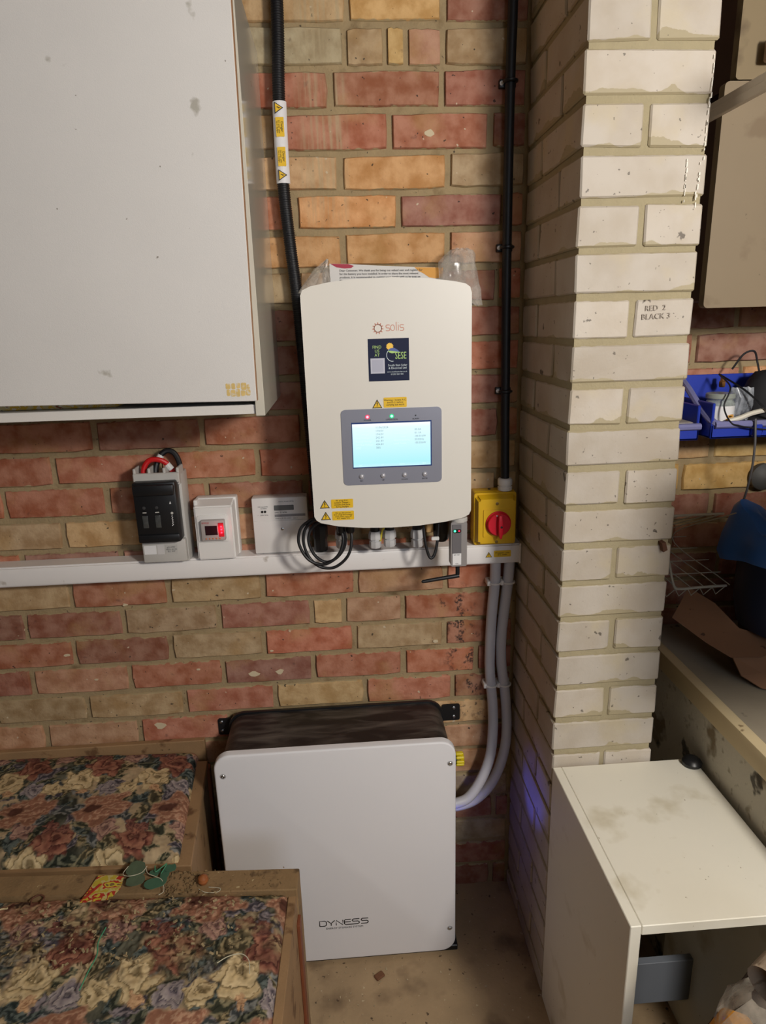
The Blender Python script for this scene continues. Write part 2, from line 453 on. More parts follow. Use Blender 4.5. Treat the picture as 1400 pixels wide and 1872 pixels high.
FLECKS = [(0.736, 1.893, 0.0085), (-0.0, 0.898, 0.005), (-0.153, 0.775, 0.006), (0.288, 0.696, 0.011), (0.352, 0.698, 0.009), (0.741, 0.758, 0.006), (0.336, 0.756, 0.004), (0.153, 0.717, 0.004), (0.044, 0.567, 0.012), (-0.093, 0.705, 0.004)]
M_pencil = mat('pencil_grey', (164, 155, 146), 0.9)
text('pencil_note', 'RED  2', 0.013, 1.083, -PD-.0022, 1.537, M_pencil, pillar, 'CENTER', (PI/2, -0.03, 0))
text('pencil_note', 'BLACK 3', 0.0135, 1.085, -PD-.0022, 1.523, M_pencil, pillar, 'CENTER', (PI/2, -0.03, 0))
M_plug = mat('brown_wood_plug', (92, 58, 40), 0.8, 0.3, 60)
obj('wooden_plug', prism([(1.128, 1.108), (1.135, 1.110), (1.140, 1.094), (1.132, 1.090)], -PD-.012, -PD+.01, .001, 1), M_plug, pillar)

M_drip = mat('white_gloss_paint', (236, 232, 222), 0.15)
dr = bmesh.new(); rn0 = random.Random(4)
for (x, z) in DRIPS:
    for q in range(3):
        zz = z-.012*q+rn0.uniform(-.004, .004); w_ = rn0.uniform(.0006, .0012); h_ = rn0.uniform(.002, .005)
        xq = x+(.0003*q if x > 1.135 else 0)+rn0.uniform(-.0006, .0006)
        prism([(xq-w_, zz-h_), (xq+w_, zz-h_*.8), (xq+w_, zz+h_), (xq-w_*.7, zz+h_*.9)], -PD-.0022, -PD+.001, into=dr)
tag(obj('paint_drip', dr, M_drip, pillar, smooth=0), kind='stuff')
fl = bmesh.new()
for (x, z, r0) in FLECKS:
    prism([(x+r0*rn0.uniform(.7, 1.5)*math.cos(2*PI*k/9), z+r0*rn0.uniform(.5, .9)*math.sin(2*PI*k/9)) for k in range(9)], -.0022, .002, .0004, 1, into=fl)
tag(obj('plaster_fleck', fl, mat('plaster_fleck', (206, 190, 160), .9), wall, smooth=0), kind='stuff')

# ------------------------------------------------------------------ common materials
M_white = mat('white_abs', (230, 228, 226), 0.45, 0.03, 8)
M_lam = mat('white_laminate', (216, 213, 208), 0.55, 0.05, 6, 0.10, 700, spots=[((158, 152, 140), 11, 0.70, 0.05), ((110, 100, 86), 85, 0.735, 0.02)])
M_lamside = mat('glossy_laminate', (196, 192, 180), 0.10, 0.05, 8, spots=[((110, 84, 58), 40, 0.73, 0.02)])
M_edge = mat('laminate_edge', (200, 194, 184), 0.5, 0.04, 20, spots=[((130, 104, 76), 60, 0.72, 0.03)])
M_glue = mat('brown_edge_strip', (150, 112, 80), 0.7)
M_upvc = mat('upvc_trunking', (234, 231, 230), 0.35, 0.03, 10, spots=[((170, 160, 148), 22, 0.68, 0.08)])
M_black = mat('black_plastic', (22, 23, 26), 0.4, 0.2, 40)
M_rubber = mat('black_rubber', (16, 17, 22), 0.5)
M_dkgrey = mat('dark_grey_plastic', (58, 58, 60), 0.4)
M_lgrey = mat('light_grey_plastic', (190, 188, 184), 0.5, 0.05, 30)
M_steel = mat('zinc_screw', (190, 190, 190), 0.3, metal=1.0)
M_yellow = mat('label_yellow', (226, 184, 30), 0.45)
M_ink = mat('black_ink', (26, 24, 22), 0.6)
M_inkg = mat('grey_ink', (110, 110, 112), 0.6)
M_whitel = mat('white_label', (228, 228, 230), 0.35)
M_red = mat('red_cable', (196, 22, 26), 0.45)

def warn(parent, x, z, w, y, plate=None, lines='', tsize=.004, tilt=0.0, axis='y'):
    """electric hazard triangle with a yellow text plate to its right"""
    h = w*0.86; mx = Matrix.Translation((x, 0, z)) @ Matrix.Rotation(tilt, 4, 'Y') @ Matrix.Translation((-x, 0, -z))
    t = obj('warning_triangle', prism([(x-w/2, z-h/2), (x+w/2, z-h/2), (x, z+h/2)], y-.0004, y, 0, into=None, mx=mx), M_ink, parent)
    k = .76; zc = z-h*.035
    b = prism([(x-w/2*k, zc-h/2*k), (x+w/2*k, zc-h/2*k), (x, zc+h/2*k)], y-.0007, y-.0003, mx=mx)
    obj('yellow_field', b, M_yellow, t)
    q = w*.42
    pts = [(x-.02*q, zc+.62*q), (x+.16*q, zc+.62*q), (x+.03*q, zc+.14*q), (x+.26*q, zc+.18*q), (x-.02*q, zc-.42*q), (x+.06*q, zc-.40*q), (x-.08*q, zc-.66*q), (x-.14*q, zc-.36*q), (x-.07*q, zc-.40*q), (x+.05*q, zc+.02*q), (x-.18*q, zc-.02*q)]
    obj('lightning_bolt', prism(pts, y-.0010, y-.0006, mx=mx), M_ink, t)
    if plate:
        x0, x1, z0, z1 = plate
        p = obj('warning_plate', prism(rrect(x0, x1, z0, z1, .002, 3), y-.0004, y), M_yellow, parent)
        text('lettering', lines, tsize, (x0+x1)/2, y-.0006, (z0+z1)/2, M_ink, p)

# ------------------------------------------------------------------ wall cupboard (upper left)
cz0, cz1, cyf = 1.376, 2.036, -0.335
cab = thing('wall_cupboard', 'white laminate wall cupboard with smudged door hanging above the trunking', 'cupboard', (-.1, 0, cz0))
obj('side_panel', box(.384, .400, cyf, -.002, cz0, cz1, .0008, 1), M_lamside, cab)
obj('side_panel', box(-.60, -.584, cyf, -.002, cz0, cz1, .0008, 1), M_lam, cab)
obj('bottom_panel', box(-.584, .3835, cyf+.006, -.002, cz0+.003, cz0+.019, .0006, 1), M_lam, cab)
obj('top_panel', box(-.584, .3835, cyf+.001, -.002, cz1-.017, cz1-.001), M_lam, cab)
obj('back_panel', box(-.584, .3835, -.012, -.003, cz0+.02, cz1-.018), M_lam, cab)
M_door = mat('door_laminate', (212, 210, 208), 0.5, 0.05, 7, 0.12, 600, spots=[((160, 156, 145), 17, 0.69, 0.05), ((112, 104, 92), 70, 0.745, 0.02)])
rotd = Matrix.Translation((.389, 0, 1.4035)) @ Matrix.Rotation(math.radians(.75), 4, 'Y') @ Matrix.Translation((-.389, 0, -1.4035))
door = obj('door', box(-.095, .3895, cyf-.0195, cyf-.002, 1.4035, 2.03, .001, 1, mx=rotd), M_door, cab)
obj('edge_strip', box(.3893, .3903, cyf-.018, cyf-.003, 1.404, 2.028, mx=rotd), M_glue, door)
door2 = obj('door', box(-.60, -.10, cyf-.0195, cyf-.002, 1.4035, 2.03, .001, 1), M_door, cab)
M_resid = mat('sticker_residue', (206, 178, 112), 0.7, 0.2, 160, spots=[((206, 200, 188), 130, 0.52, 0.1)])
rs = bmesh.new()
for x0, x1, z0, z1 in ((.340, .348, 1.425, 1.4345), (.3495, .356, 1.4245, 1.4345), (.3575, .3640, 1.426, 1.435), (.3655, .3745, 1.423, 1.435), (.375, .380, 1.424, 1.432),
                       (.341, .3465, 1.4135, 1.4245), (.3475, .3555, 1.4125, 1.4235), (.3565, .3632, 1.412, 1.425), (.3645, .372, 1.4128, 1.4225), (.3728, .3805, 1.4135, 1.4235)):
    prism(rrect(x0, x1, z0, z1, .0022, 3), cyf-.0199, cyf-.0194, into=rs)
obj('sticker_residue', rs, M_resid, door)
# patterned lining lying on the cupboard bottom
m, nt, N, L, P = newmat('lemon_print_paper')
g = N.new('ShaderNodeNewGeometry'); vo = N.new('ShaderNodeTexVoronoi'); vo.inputs['Scale'].default_value = 38
no = N.new('ShaderNodeTexNoise'); no.inputs['Scale'].default_value = 55; no.inputs['Detail'].default_value = 3
L.new(g.outputs['Position'], vo.inputs['Vector']); L.new(g.outputs['Position'], no.inputs['Vector'])
cr = N.new('ShaderNodeValToRGB'); cr.color_ramp.interpolation = 'CONSTANT'
for pos, c in ((0.0, (216, 208, 186)), (.42, (214, 178, 62)), (.50, (206, 192, 140)), (.60, (216, 208, 186)), (.64, (84, 116, 66)), (.665, (190, 44, 40)), (.69, (216, 208, 186))):
    e = cr.color_ramp.elements.new(pos) if pos else cr.color_ramp.elements[0]; e.color = srgb(*c)
L.new(no.outputs['Fac'], cr.inputs['Fac']); L.new(cr.outputs['Color'], P.inputs['Base Color']); P.inputs['Roughness'].default_value = .5
M_lemon = m
solo(obj('lining_roll', box(-.56, .150, -.310, -.20, cz0+.0195, cz0+.056, .012, 3), M_lemon), 'roll of lemon patterned lining paper on the cupboard bottom', 'paper')

# ------------------------------------------------------------------ black flexible conduit, left
def corrugated(path, r, pitch=.0042):
    P = spline(path, 60); out = []; rr = []
    acc = 0; last = P[0]; out.append(P[0]); rr.append(r)
    tgt = pitch/4; k = 0
    for p in P[1:]:
        while (p-last).length >= tgt:
            last = last+(p-last).normalized()*tgt; k += 1
            out.append(last.copy()); rr.append(r if k % 4 in (0, 1) else r*.90)
    return tube(out, rr, 12)
cl = thing('flexible_conduit', 'black corrugated conduit with yellow warning labels beside the wall cupboard', 'conduit', (.44, -.03, 1.05))
obj('corrugated_tube', corrugated([(.446, -.032, 2.47), (.4455, -.032, 2.12), (.4385, -.032, 1.955), (.4365, -.032, 1.805), (.443, -.032, 1.683), (.4515, -.032, 1.565), (.462, -.032, 1.30), (.4705, -.032, 1.095)], .0125), M_rubber, cl)
obj('end_gland', lathe([(.014, 0), (.0155, .002), (.0155, .03), (.0175, .034), (.0175, .062), (.014, .066)], (.4715, -.032, 1.0215), 'z', 8), M_black, cl)
# wrapped label
lb = bmesh.new(); ring = []
for zz, xx in ((1.797, .4372), (1.845, .4372), (1.893, .4376), (1.942, .4388)):
    row = []
    for k in range(9):
        a = math.radians(-78+156*k/8); row.append(lb.verts.new((xx+math.sin(a)*.0138, -.032-math.cos(a)*.0138, zz)))
    ring.append(row)
for a, b in zip(ring, ring[1:]):
    for k in range(8): lb.faces.new((a[k], a[k+1], b[k+1], b[k]))
M_labelg = mat('glossy_white_label', (226, 226, 230), 0.12)
lab = obj('wrap_label', lb, M_labelg, cl, smooth=60)
def vert_label(zc, flip):
    yy = -.0463; x = .4378
    tri = [(x-.0085, zc+.0105), (x-.0085, zc-.0105), (x+.0085, zc)]
    obj('warning_triangle', prism(tri, yy-.0004, yy), M_ink, lab)
    tri = [(x-.0068, zc+.0078), (x-.0068, zc-.0078), (x+.0058, zc)]
    obj('yellow_field', prism(tri, yy-.0007, yy-.0003), M_yellow, lab)
    obj('lightning_bolt', prism([(x-.005, zc+.001), (x-.001, zc+.0022), (x-.0008, zc+.0006), (x+.0035, zc), (x-.0008, zc-.0016), (x-.0014, zc-.0002)], yy-.001, yy-.0006), M_ink, lab)
for zc, pz0, pz1 in ((1.929, 1.879, 1.913), (1.811, 1.827, 1.861)):
    vert_label(zc, 0)
    obj('yellow_plate', prism(rrect(.4300, .4458, pz0, pz1, .0008, 2), -.0466, -.0460), M_yellow, lab)
    text('lettering', 'Danger', .0062, .4418, -.0470, (pz0+pz1)/2, M_ink, lab, rot=(PI/2, PI/2, 0))
    text('lettering', 'DC solar cable\nlive in daylight', .0037, .4345, -.0470, (pz0+pz1)/2, M_ink, lab, rot=(PI/2, PI/2, 0))

# ------------------------------------------------------------------ black rigid conduit with saddles, right
cr_ = thing('black_conduit', 'straight black conduit in saddles running down to the yellow isolator', 'conduit', (.898, -.022, 1.17))
pathR = [(.8975, -.023, 2.47), (.8965, -.023, 2.12), (.8945, -.023, 1.975), (.8950, -.023, 1.67), (.8985, -.023, 1.37), (.9005, -.030, 1.165)]
obj('tube', tube(spline(pathR, 8), .0098, 14), M_rubber, cr_)
for z, x in ((1.978, .8945), (1.671, .895), (1.371, .8985)):
    sd = box(x-.019, x+.015, -.0115, .0, z-.008, z+.008, .002, 2)
    for k in range(1): tube([(x+.0125*math.cos(t), -.023-.0125*math.sin(t), z) for t in [PI*j/10 for j in range(11)]], .0035, 6, into=sd)
    s = obj('saddle', sd, M_black, cr_)
    obj('saddle_screw', lathe([(.0042, 0), (.0042, .002), (.0025, .0032), (.001, .0032)], (x-.0145, -.0112, z), 'y', 12), M_whitel, s)

# ------------------------------------------------------------------ trunking
tk = thing('cable_trunking', 'long white plastic trunking running across the brick wall under the meters', 'trunking', (0, 0, .973))
obj('base_channel', box(-1.0, .936, -.046, .0, .973, 1.0205, .0012, 1), M_upvc, tk)
obj('lid', box(-1.0, .934, -.0505, -.045, .976, 1.0175, .0022, 2), M_upvc, tk)
obj('end_cap', box(.9335, .9378, -.0515, -.0005, .972, 1.0215, .0012, 1), M_upvc, tk)
warn(tk, .861, .9975, .0155, -.0507, (.873, .9135, .9905, 1.0065), 'PV system - solar\nD.C. cables', .0048)

# ------------------------------------------------------------------ fuse switch
fs = thing('fuse_switch', 'black fronted fuse switch in grey casing with red cable on top', 'switch', (.125, 0, 1.022))
bm = box(.078, .178, -.062, -.002, 1.0215, 1.222, .003, 2)
obj('casing', bm, M_lgrey, fs)
obj('terminal_cover', box(.081, .176, -.0765, -.060, 1.026, 1.078, .003, 2), M_lgrey, fs)
tc_ = bmesh.new()
for x in (.083, .114, .146, .1745): box(x-.003, x+.003, -.072, -.03, 1.20, 1.238, .0015, 1, into=tc_)
box(.080, .178, -.0765, -.066, 1.206, 1.228, .002, 1, into=tc_)
obj('terminal_barrier', tc_, M_lgrey, fs)
fr = bmesh.new()
box(.082, .1725, -.098, -.060, 1.079, 1.213, .004, 2, into=fr)
box(.084, .1705, -.106, -.094, 1.185, 1.2085, .004, 2, into=fr)
box(.0835, .1715, -.1015, -.096, 1.080, 1.098, .003, 2, into=fr)
front = obj('handle_cover', fr, M_black, fs)
M_win = mat('smoked_window', (70, 72, 72), 0.15, 0.5, 120)
for x in (.1025, .1290):
    obj('fuse_window', box(x-.006, x+.006, -.1000, -.0975, 1.113, 1.141, .0015, 2), M_win, front)
    obj('test_port', lathe([(.0035, 0), (.0035, .001), (.002, .0012)], (x, -.098, 1.158), 'y', 10), M_dkgrey, front)
    obj('marking', box(x-.004, x+.004, -.0986, -.0978, 1.1465, 1.1485), M_lgrey, front)
obj('marking', prism([(.1565, 1.165), (.1605, 1.165), (.1590, 1.171)], -.0985, -.0978), M_whitel, front)
strokes('lettering', [[(0, 0), (.7, .12), (.2, .25), (.8, .34), (.25, .45), (.75, .55), (.2, .66), (.7, .76), (.3, .88), (.6, 1)]], .1572, 1.116, .0050, .024, .0006, -.0984, M_whitel, front)
obj('marking', lathe([(.0028, 0), (.0028, .0007)], (.160, -.098, 1.1445), 'y', 12), M_lgrey, front)
obj('rating_label', box(.085, .111, -.0772, -.0762, 1.046, 1.066), M_whitel, fs)
obj('rating_label', box(.1135, .1285, -.0772, -.0762, 1.045, 1.067), mat('grey_label', (204, 202, 202), .5), fs)
codes = obj('printed_label', box(.1305, .1575, -.0770, -.0762, 1.045, 1.067), M_lgrey, fs)
text('lettering', 'gG 690V\n160A AC22\nIEC 947', .0052, .144, -.0774, 1.056, M_inkg, codes)
def cable(name, path, r, m, parent, n=10): return obj(name, tube(spline(path, 10), r, n), m, parent)
cable('red_cable', [(.098, -.055, 1.205), (.099, -.055, 1.232), (.112, -.052, 1.2515), (.134, -.050, 1.252), (.150, -.046, 1.240), (.158, -.042, 1.222), (.158, -.042, 1.205)], .0058, M_red, fs)
cable('black_cable', [(.120, -.045, 1.205), (.1215, -.040, 1.232), (.131, -.034, 1.256), (.146, -.030, 1.268), (.161, -.028, 1.262), (.170, -.028, 1.240), (.171, -.030, 1.205)], .0062, M_rubber, fs)
M_tape = mat('white_cable_marker', (222, 222, 220), .4)
obj('cable_marker', tube([(.148, -.0475, 1.2425), (.1555, -.0435, 1.230)], .0068, 10), M_tape, fs)
obj('cable_marker', tube([(.1265, -.0365, 1.2475), (.1345, -.0335, 1.2595)], .0072, 10), M_tape, fs)

# ------------------------------------------------------------------ small enclosure with red lit meter
de = thing('meter_enclosure', 'small white plastic enclosure with red lit digital meter', 'enclosure', (.24, 0, 1.0215))
obj('back_box', box(.196, .287, -.030, -.001, 1.0215, 1.158, .004, 2), M_white, de)
bm = box(.195, .284, -.064, -.028, 1.0225, 1.156, .0)
for v in bm.verts:
    if v.co.y < -.05:
        v.co.x += .003 if v.co.x < .24 else -.003
        if v.co.z > 1.1: v.co.z -= .010
bmesh.ops.bevel(bm, geom=bm.edges[:], offset=.003, segments=2, affect='EDGES')
fcov = obj('front_cover', bm, M_white, de)
arch = rrect(.203, .270, 1.064, 1.127, .006, 4)
obj('window_frame', prism(arch, -.0665, -.063, .0012, 2), M_white, fcov)
obj('corner_clip', box(.197, .205, -.055, -.035, 1.142, 1.159, .002, 2), M_white, de)
mt_ = obj('digital_meter', box(.2125, .2645, -.078, -.060, 1.071, 1.118, .0025, 2), mat('meter_grey', (176, 168, 166), .45), de)
obj('display_window', box(.2215, .2485, -.0786, -.0775, 1.0845, 1.106, .0005, 1), mat('dark_red_display', (44, 22, 28), .2), mt_)
M_ledr = emit('red_led', (255, 40, 60), 5.0)
M_ledhot = emit('red_led_core', (255, 150, 160), 9.0)
obj('led_panel', box(.2505, .2625, -.0785, -.0775, 1.080, 1.112, .001, 1), mat('red_tinted_panel', (190, 30, 50), .4), mt_)
for z in (1.1035, 1.0965, 1.0895): obj('led', lathe([(.0021, 0), (.0019, .0012), (.0008, .0018)], (.257, -.0784, z), 'y', 10), M_ledr, mt_)
for k in range(5): obj('button', lathe([(.0018, 0), (.0018, .001), (.0012, .0014)], (.2225+.0075*k, -.078, 1.0765), 'y', 8), mat('orange_button', (196, 120, 80), .5) if k == 0 else bpy.data.materials['orange_button'], mt_)
text('lettering', 'SDM230', .0045, .2235, -.0786, 1.1125, mat('red_print', (190, 50, 50), .5), mt_)
pl = bpy.data.lights.new('red_led_glow', 'POINT'); pl.energy = .012; pl.color = (1, .1, .15); pl.shadow_soft_size = .004
po = bpy.data.objects.new('red_led_glow', pl); COL.objects.link(po); po.location = (.2575, -.086, 1.0965)

# ------------------------------------------------------------------ electricity meter
em = thing('electricity_meter', 'flat white electricity meter with small grey display beside the cable coil', 'meter', (.383, 0, 1.0215))
obj('case', box(.3215, .446, -.038, -.001, 1.0225, 1.1535, .003, 2), M_white, em)
fc = obj('terminal_cover', box(.3225, .445, -.0405, -.037, 1.0235, 1.1005, .002, 2), M_white, em)
obj('display', box(.371, .4155, -.0392, -.0375, 1.1235, 1.1355, .001, 1), mat('lcd_grey', (112, 116, 118), .25), em)
obj('cover_screw', lathe([(.0032, 0), (.0032, .0012), (.0018, .0018)], (.387, -.0404, 1.080), 'y', 12), M_steel, fc)
ports = obj('optical_port', lathe([(.0028, 0), (.0028, .0009)], (.344, -.038, 1.1215), 'y', 12), M_ink, em)
obj('optical_port', lathe([(.0028, 0), (.0028, .0009)], (.3505, -.038, 1.1215), 'y', 12), M_ink, em)
case = em.children[0]
text('lettering', '100 imp/kWh\n   5(100)A', .0042, .346, -.0383, 1.131, M_inkg, case)
text('lettering', '- -  230V 50Hz', .0040, .345, -.0383, 1.1135, M_inkg, case)
text('lettering', 'SINGLE PHASE METER', .0036, .399, -.0383, 1.1435, M_inkg, case)
text('lettering', 'kWh  E114086', .0045, .372, -.0383, 1.1185, M_ink, case, 'LEFT')
obj('barcode', box(.3715, .4405, -.0386, -.0378, 1.1085, 1.1140), mat('barcode_grey', (142, 142, 146), .6, .5, 900), case)
text('lettering', 'Made to BS EN 62053   Class 1', .0040, .3725, -.0383, 1.1045, M_inkg, case, 'LEFT')

# ------------------------------------------------------------------ inverter
iv = thing('inverter', 'white wall inverter with lit screen and company stickers hung on the brick wall', 'inverter', (.627, 0, 1.02))
M_cover = mat('inverter_white', (216, 213, 206), 0.42, 0.015, 4)
out = [(.4685, 1.152), (.4725, 1.1445), (.481, 1.1385), (.516, 1.130), (.567, 1.1245), (.625, 1.1225), (.681, 1.1240), (.737, 1.1300), (.772, 1.1370), (.7835, 1.1430), (.7875, 1.152),
       (.7865, 1.35), (.7855, 1.575), (.7825, 1.5855), (.774, 1.5915), (.754, 1.596), (.704, 1.6025), (.637, 1.606), (.571, 1.6045), (.521, 1.6), (.484, 1.593), (.4695, 1.5865), (.4655, 1.577), (.4665, 1.35)]
cover = obj('front_cover', prism(out, -.205, -.115, .010, 5), M_cover, iv, smooth=60)
obj('heat_sink', box(.487, .774, -.117, -.018, 1.150, 1.578, .004, 2), M_dkgrey, iv)
fins = bmesh.new()
for k in range(14): box(.486+.0215*k, .489+.0215*k, -.1, -.02, 1.577, 1.584, into=fins)
obj('cooling_fin', fins, M_dkgrey, iv)
obj('wall_bracket', box(.53, .73, -.019, -.0085, 1.30, 1.52), M_steel, iv)
# screen module
pan = obj('screen_panel', prism(rrect(.5305, .7275, 1.2145, 1.3650, .009, 5), -.2062, -.2040, .0006, 1), mat('silver_panel', (150, 153, 168), 0.28, 0.04, 12, metal=0.35), iv)
obj('screen_bezel', box(.5500, .7075, -.2068, -.2055, 1.2485, 1.3395, .0003, 1), mat('screen_bezel', (44, 66, 120), .25), pan)
m, nt, N, L, P = newmat('lit_lcd'); g = N.new('ShaderNodeNewGeometry'); sp = N.new('ShaderNodeSeparateXYZ'); L.new(g.outputs['Position'], sp.inputs[0])
rm = N.new('ShaderNodeMapRange'); rm.inputs['From Min'].default_value = 1.25; rm.inputs['From Max'].default_value = 1.337; L.new(sp.outputs['Z'], rm.inputs['Value'])
cr = N.new('ShaderNodeValToRGB')
for pos, c in ((0, (196, 240, 250)), (.1, (222, 250, 255)), (.9, (226, 252, 255)), (1, (176, 240, 246))):
    e = cr.color_ramp.elements.new(pos) if 0 < pos < 1 else cr.color_ramp.elements[int(pos)]; e.color = srgb(*c)
L.new(rm.outputs[0], cr.inputs[0]); L.new(cr.outputs[0], P.inputs['Emission Color']); P.inputs['Emission Strength'].default_value = 1.05
P.inputs['Base Color'].default_value = (.02, .02, .02, 1); P.inputs['Roughness'].default_value = .2
scr = obj('display', box(.5515, .7050, -.2074, -.2065, 1.2510, 1.3365), m, pan)
M_lcdt = mat('lcd_text_grey', (132, 168, 176), .6); M_lcdk = mat('lcd_text_dark', (58, 82, 96), .6)
M_lcdt = emit('lcd_text_pale', (168, 206, 212), 1.0); M_lcdk = emit('lcd_text_dark', (104, 128, 142), 1.0)
left = ['Time', 'PV1 Voltage', 'PV2 Voltage', 'Grid Voltage', 'Backup Voltage', 'DC Bus Voltage', 'SOC']
lv = ['11/06/2024', '178.0V', '194.0V', '242.4V', '241.4V', '404.4V', '38%']
rt = ['Batt Current', 'Batt Current', 'Grid Power', 'Grid Frequency', 'Load Power']; rv = ['00.0A', '01.1A', '-00.01kW', '50.02Hz', '-00.03kW']
for k, (a, b) in enumerate(zip(left, lv)):
    z = 1.3285-.0066*k
    text('lettering', a, .0052, .5575, -.2078, z, M_lcdt, pan, 'LEFT'); text('lettering', b, .0055, .597, -.2078, z, M_lcdk, pan, 'LEFT')
for k, (a, b) in enumerate(zip(rt, rv)):
    z = 1.3225-.0066*k
    text('lettering', a, .0052, .632, -.2078, z, M_lcdt, pan, 'LEFT'); text('lettering', b, .0055, .6735, -.2078, z, M_lcdk, pan, 'LEFT')
for x, s in ((.566, 'ESC'), (.609, 'UP'), (.648, 'DOWN'), (.692, 'ENT')):
    text('lettering', s, .0035, x, -.2078, 1.2545, M_lcdt, pan)
for x, mm, s in ((.582, emit('red_indicator', (255, 120, 140), 3.5), 'POWER'), (.6295, emit('green_indicator', (120, 255, 200), 3.2), 'OPERATION'), (.6765, M_ink, 'ALARM')):
    if mm != M_ink: obj('indicator_ring', lathe([(.0046, 0), (.0044, .0007)], (x, -.2062, 1.3498), 'y', 16), emit('halo_'+s.lower(), (196, 60, 86) if s == 'POWER' else (40, 170, 110), .8), pan)
    obj('indicator_light', lathe([(.0026 if mm != M_ink else .0013, 0), (.0022 if mm != M_ink else .001, .001), (.001, .0016)], (x, -.2066, 1.3498), 'y', 12), mm, pan)
    text('lettering', s, .0042, x, -.2065, 1.3432, M_ink, pan)
M_btn = mat('silver_button', (178, 178, 186), 0.3, metal=0.3)
for x, s in ((.5665, 'ESC'), (.6095, 'UP'), (.6525, 'DOWN'), (.693, 'ENTER')):
    obj('button', lathe([(.0052, 0), (.0050, .0018), (.0038, .0032), (.0018, .0039), (.0003, .004)], (x, -.2058, 1.2318), 'y', 16), M_btn, pan)
    text('lettering', s, .0038, x, -.2065, 1.2228, M_ink, pan)
# solis mark
M_logo = mat('copper_print', (198, 140, 122), .6)
cx, cz = .6075, 1.5155
lg = bmesh.new()
for k in range(11):
    a = 2*PI*k/11+PI/2; p = []
    for rr, da in ((.0068, -.27), (.0108, -.05), (.0108, .05), (.0068, .27)):
        p.append((cx+rr*math.cos(a+da), cz+rr*math.sin(a+da)))
    prism(p, -.2056, -.2048, into=lg)
for k in range(24):
    a0, a1 = 2*PI*k/24, 2*PI*(k+1)/24
    prism([(cx+.0063*math.cos(a0), cz+.0063*math.sin(a0)), (cx+.0076*math.cos(a0), cz+.0076*math.sin(a0)), (cx+.0076*math.cos(a1), cz+.0076*math.sin(a1)), (cx+.0063*math.cos(a1), cz+.0063*math.sin(a1))], -.2056, -.2048, into=lg)
obj('sun_logo', lg, M_logo, iv)
def arc(cx, cz, rx, rz, a0, a1, n=10): return [(cx+rx*math.cos(math.radians(a0+(a1-a0)*k/n)), cz+rz*math.sin(math.radians(a0+(a1-a0)*k/n))) for k in range(n+1)]
def s_(o): return [(o+.95, .92), (o+.8, 1)]+arc(o+.32, .75, .3, .25, 90, 270, 8)[0:]+[(o+.62, .5)]+arc(o+.65, .25, .3, .25, 90, -90, 8)+[(o+.15, 0), (o+.0, .08)]
strokes('brand_lettering', [s_(0), arc(1.65, .5, .5, .5, 0, 360, 20), [(2.55, 1.5), (2.55, .15), (2.7, 0)], [(3.05, 1.0), (3.05, 0)], [(3.05, 1.35), (3.05, 1.42)], s_(3.45)], .6225, 1.5105, .0077, .0105, .00075, -.2052, M_logo, iv)
# installer sticker
stk = obj('installer_sticker', box(.5875, .6655, -.2056, -.2045, 1.4175, 1.4965), mat('navy_sticker', (16, 26, 58), .6, spec=.25), iv)
M_sg = mat('sticker_green', (170, 206, 120), .5); M_sw = mat('sticker_white', (206, 220, 226), .5); M_sy = mat('sticker_yellow', (240, 196, 70), .5); M_sb = mat('sticker_blue', (70, 92, 160), .5)
text('lettering', 'FIND\nUS\nAT', .0078, .6045, -.2060, 1.4735, M_sg, stk)
sx_, sz_ = .629, 1.4815
prism_pts = []
for k in range(28):
    a = 2*PI*k/28; rr = .0074 if k % 2 else .0058; prism_pts.append((sx_+rr*math.cos(a), sz_+rr*math.sin(a)))
obj('sun_emblem', prism(prism_pts, -.2058, -.2054), M_sy, stk)
hill = [(.6255, 1.4755), (.631, 1.4788), (.638, 1.4785), (.6445, 1.4745), (.6475, 1.4712), (.640, 1.4722), (.632, 1.4738), (.6265, 1.4745)]
obj('blue_hill', prism(hill, -.2060, -.2056), M_sb, stk)
hill = [(.6245, 1.4738), (.631, 1.4738), (.640, 1.4722), (.6485, 1.4708), (.641, 1.4700), (.633, 1.4688), (.628, 1.4705)]
obj('green_hill', prism(hill, -.2060, -.2056), M_sg, stk)
rg = bmesh.new()
for k in range(14):
    a0, a1 = math.radians(130+150*k/14), math.radians(130+150*(k+1)/14)
    q = lambda a, r: (.6335+r*math.cos(a), 1.4655+r*math.sin(a)*1.05)
    prism([q(a0, .0104), q(a0, .0114), q(a1, .0114), q(a1, .0104)], -.2058, -.2055, into=rg)
obj('ring_emblem', rg, M_sw, stk)
text('lettering', 'SESE', .0185, .6495, -.2060, 1.4640, M_sg, stk, xs=.62)
text('lettering', 'South East Solar\n& Electrical Ltd', .0056, .6430, -.2060, 1.4440, M_sw, stk, spacing=1.0)
text('lettering', 'www.southeastsolar.co.uk', .0036, .6420, -.2060, 1.4345, M_sw, stk)
text('lettering', '01233 555 405', .0040, .6420, -.2060, 1.4298, M_sw, stk)
obj('blank_square', box(.5915, .6185, -.2058, -.2054, 1.4320, 1.4605), mat('sticker_pale', (186, 188, 202), .5), stk)
obj('blank_square_frame', box(.5945, .6155, -.2060, -.2057, 1.4350, 1.4575), mat('sticker_paler', (170, 172, 190), .5), stk)
warn(iv, .602, 1.3745, .0195, -.2052, (.6145, .6595, 1.3665, 1.3860), 'Warning - Isolate A.C.\nand D.C. before\ncarrying out work', .0048)
warn(iv, .4905, 1.1780, .0200, -.2052, (.5035, .5475, 1.1685, 1.1870), 'PV array D.C.\nisolator. Danger -\ncontains live parts\nduring daylight', .0044)
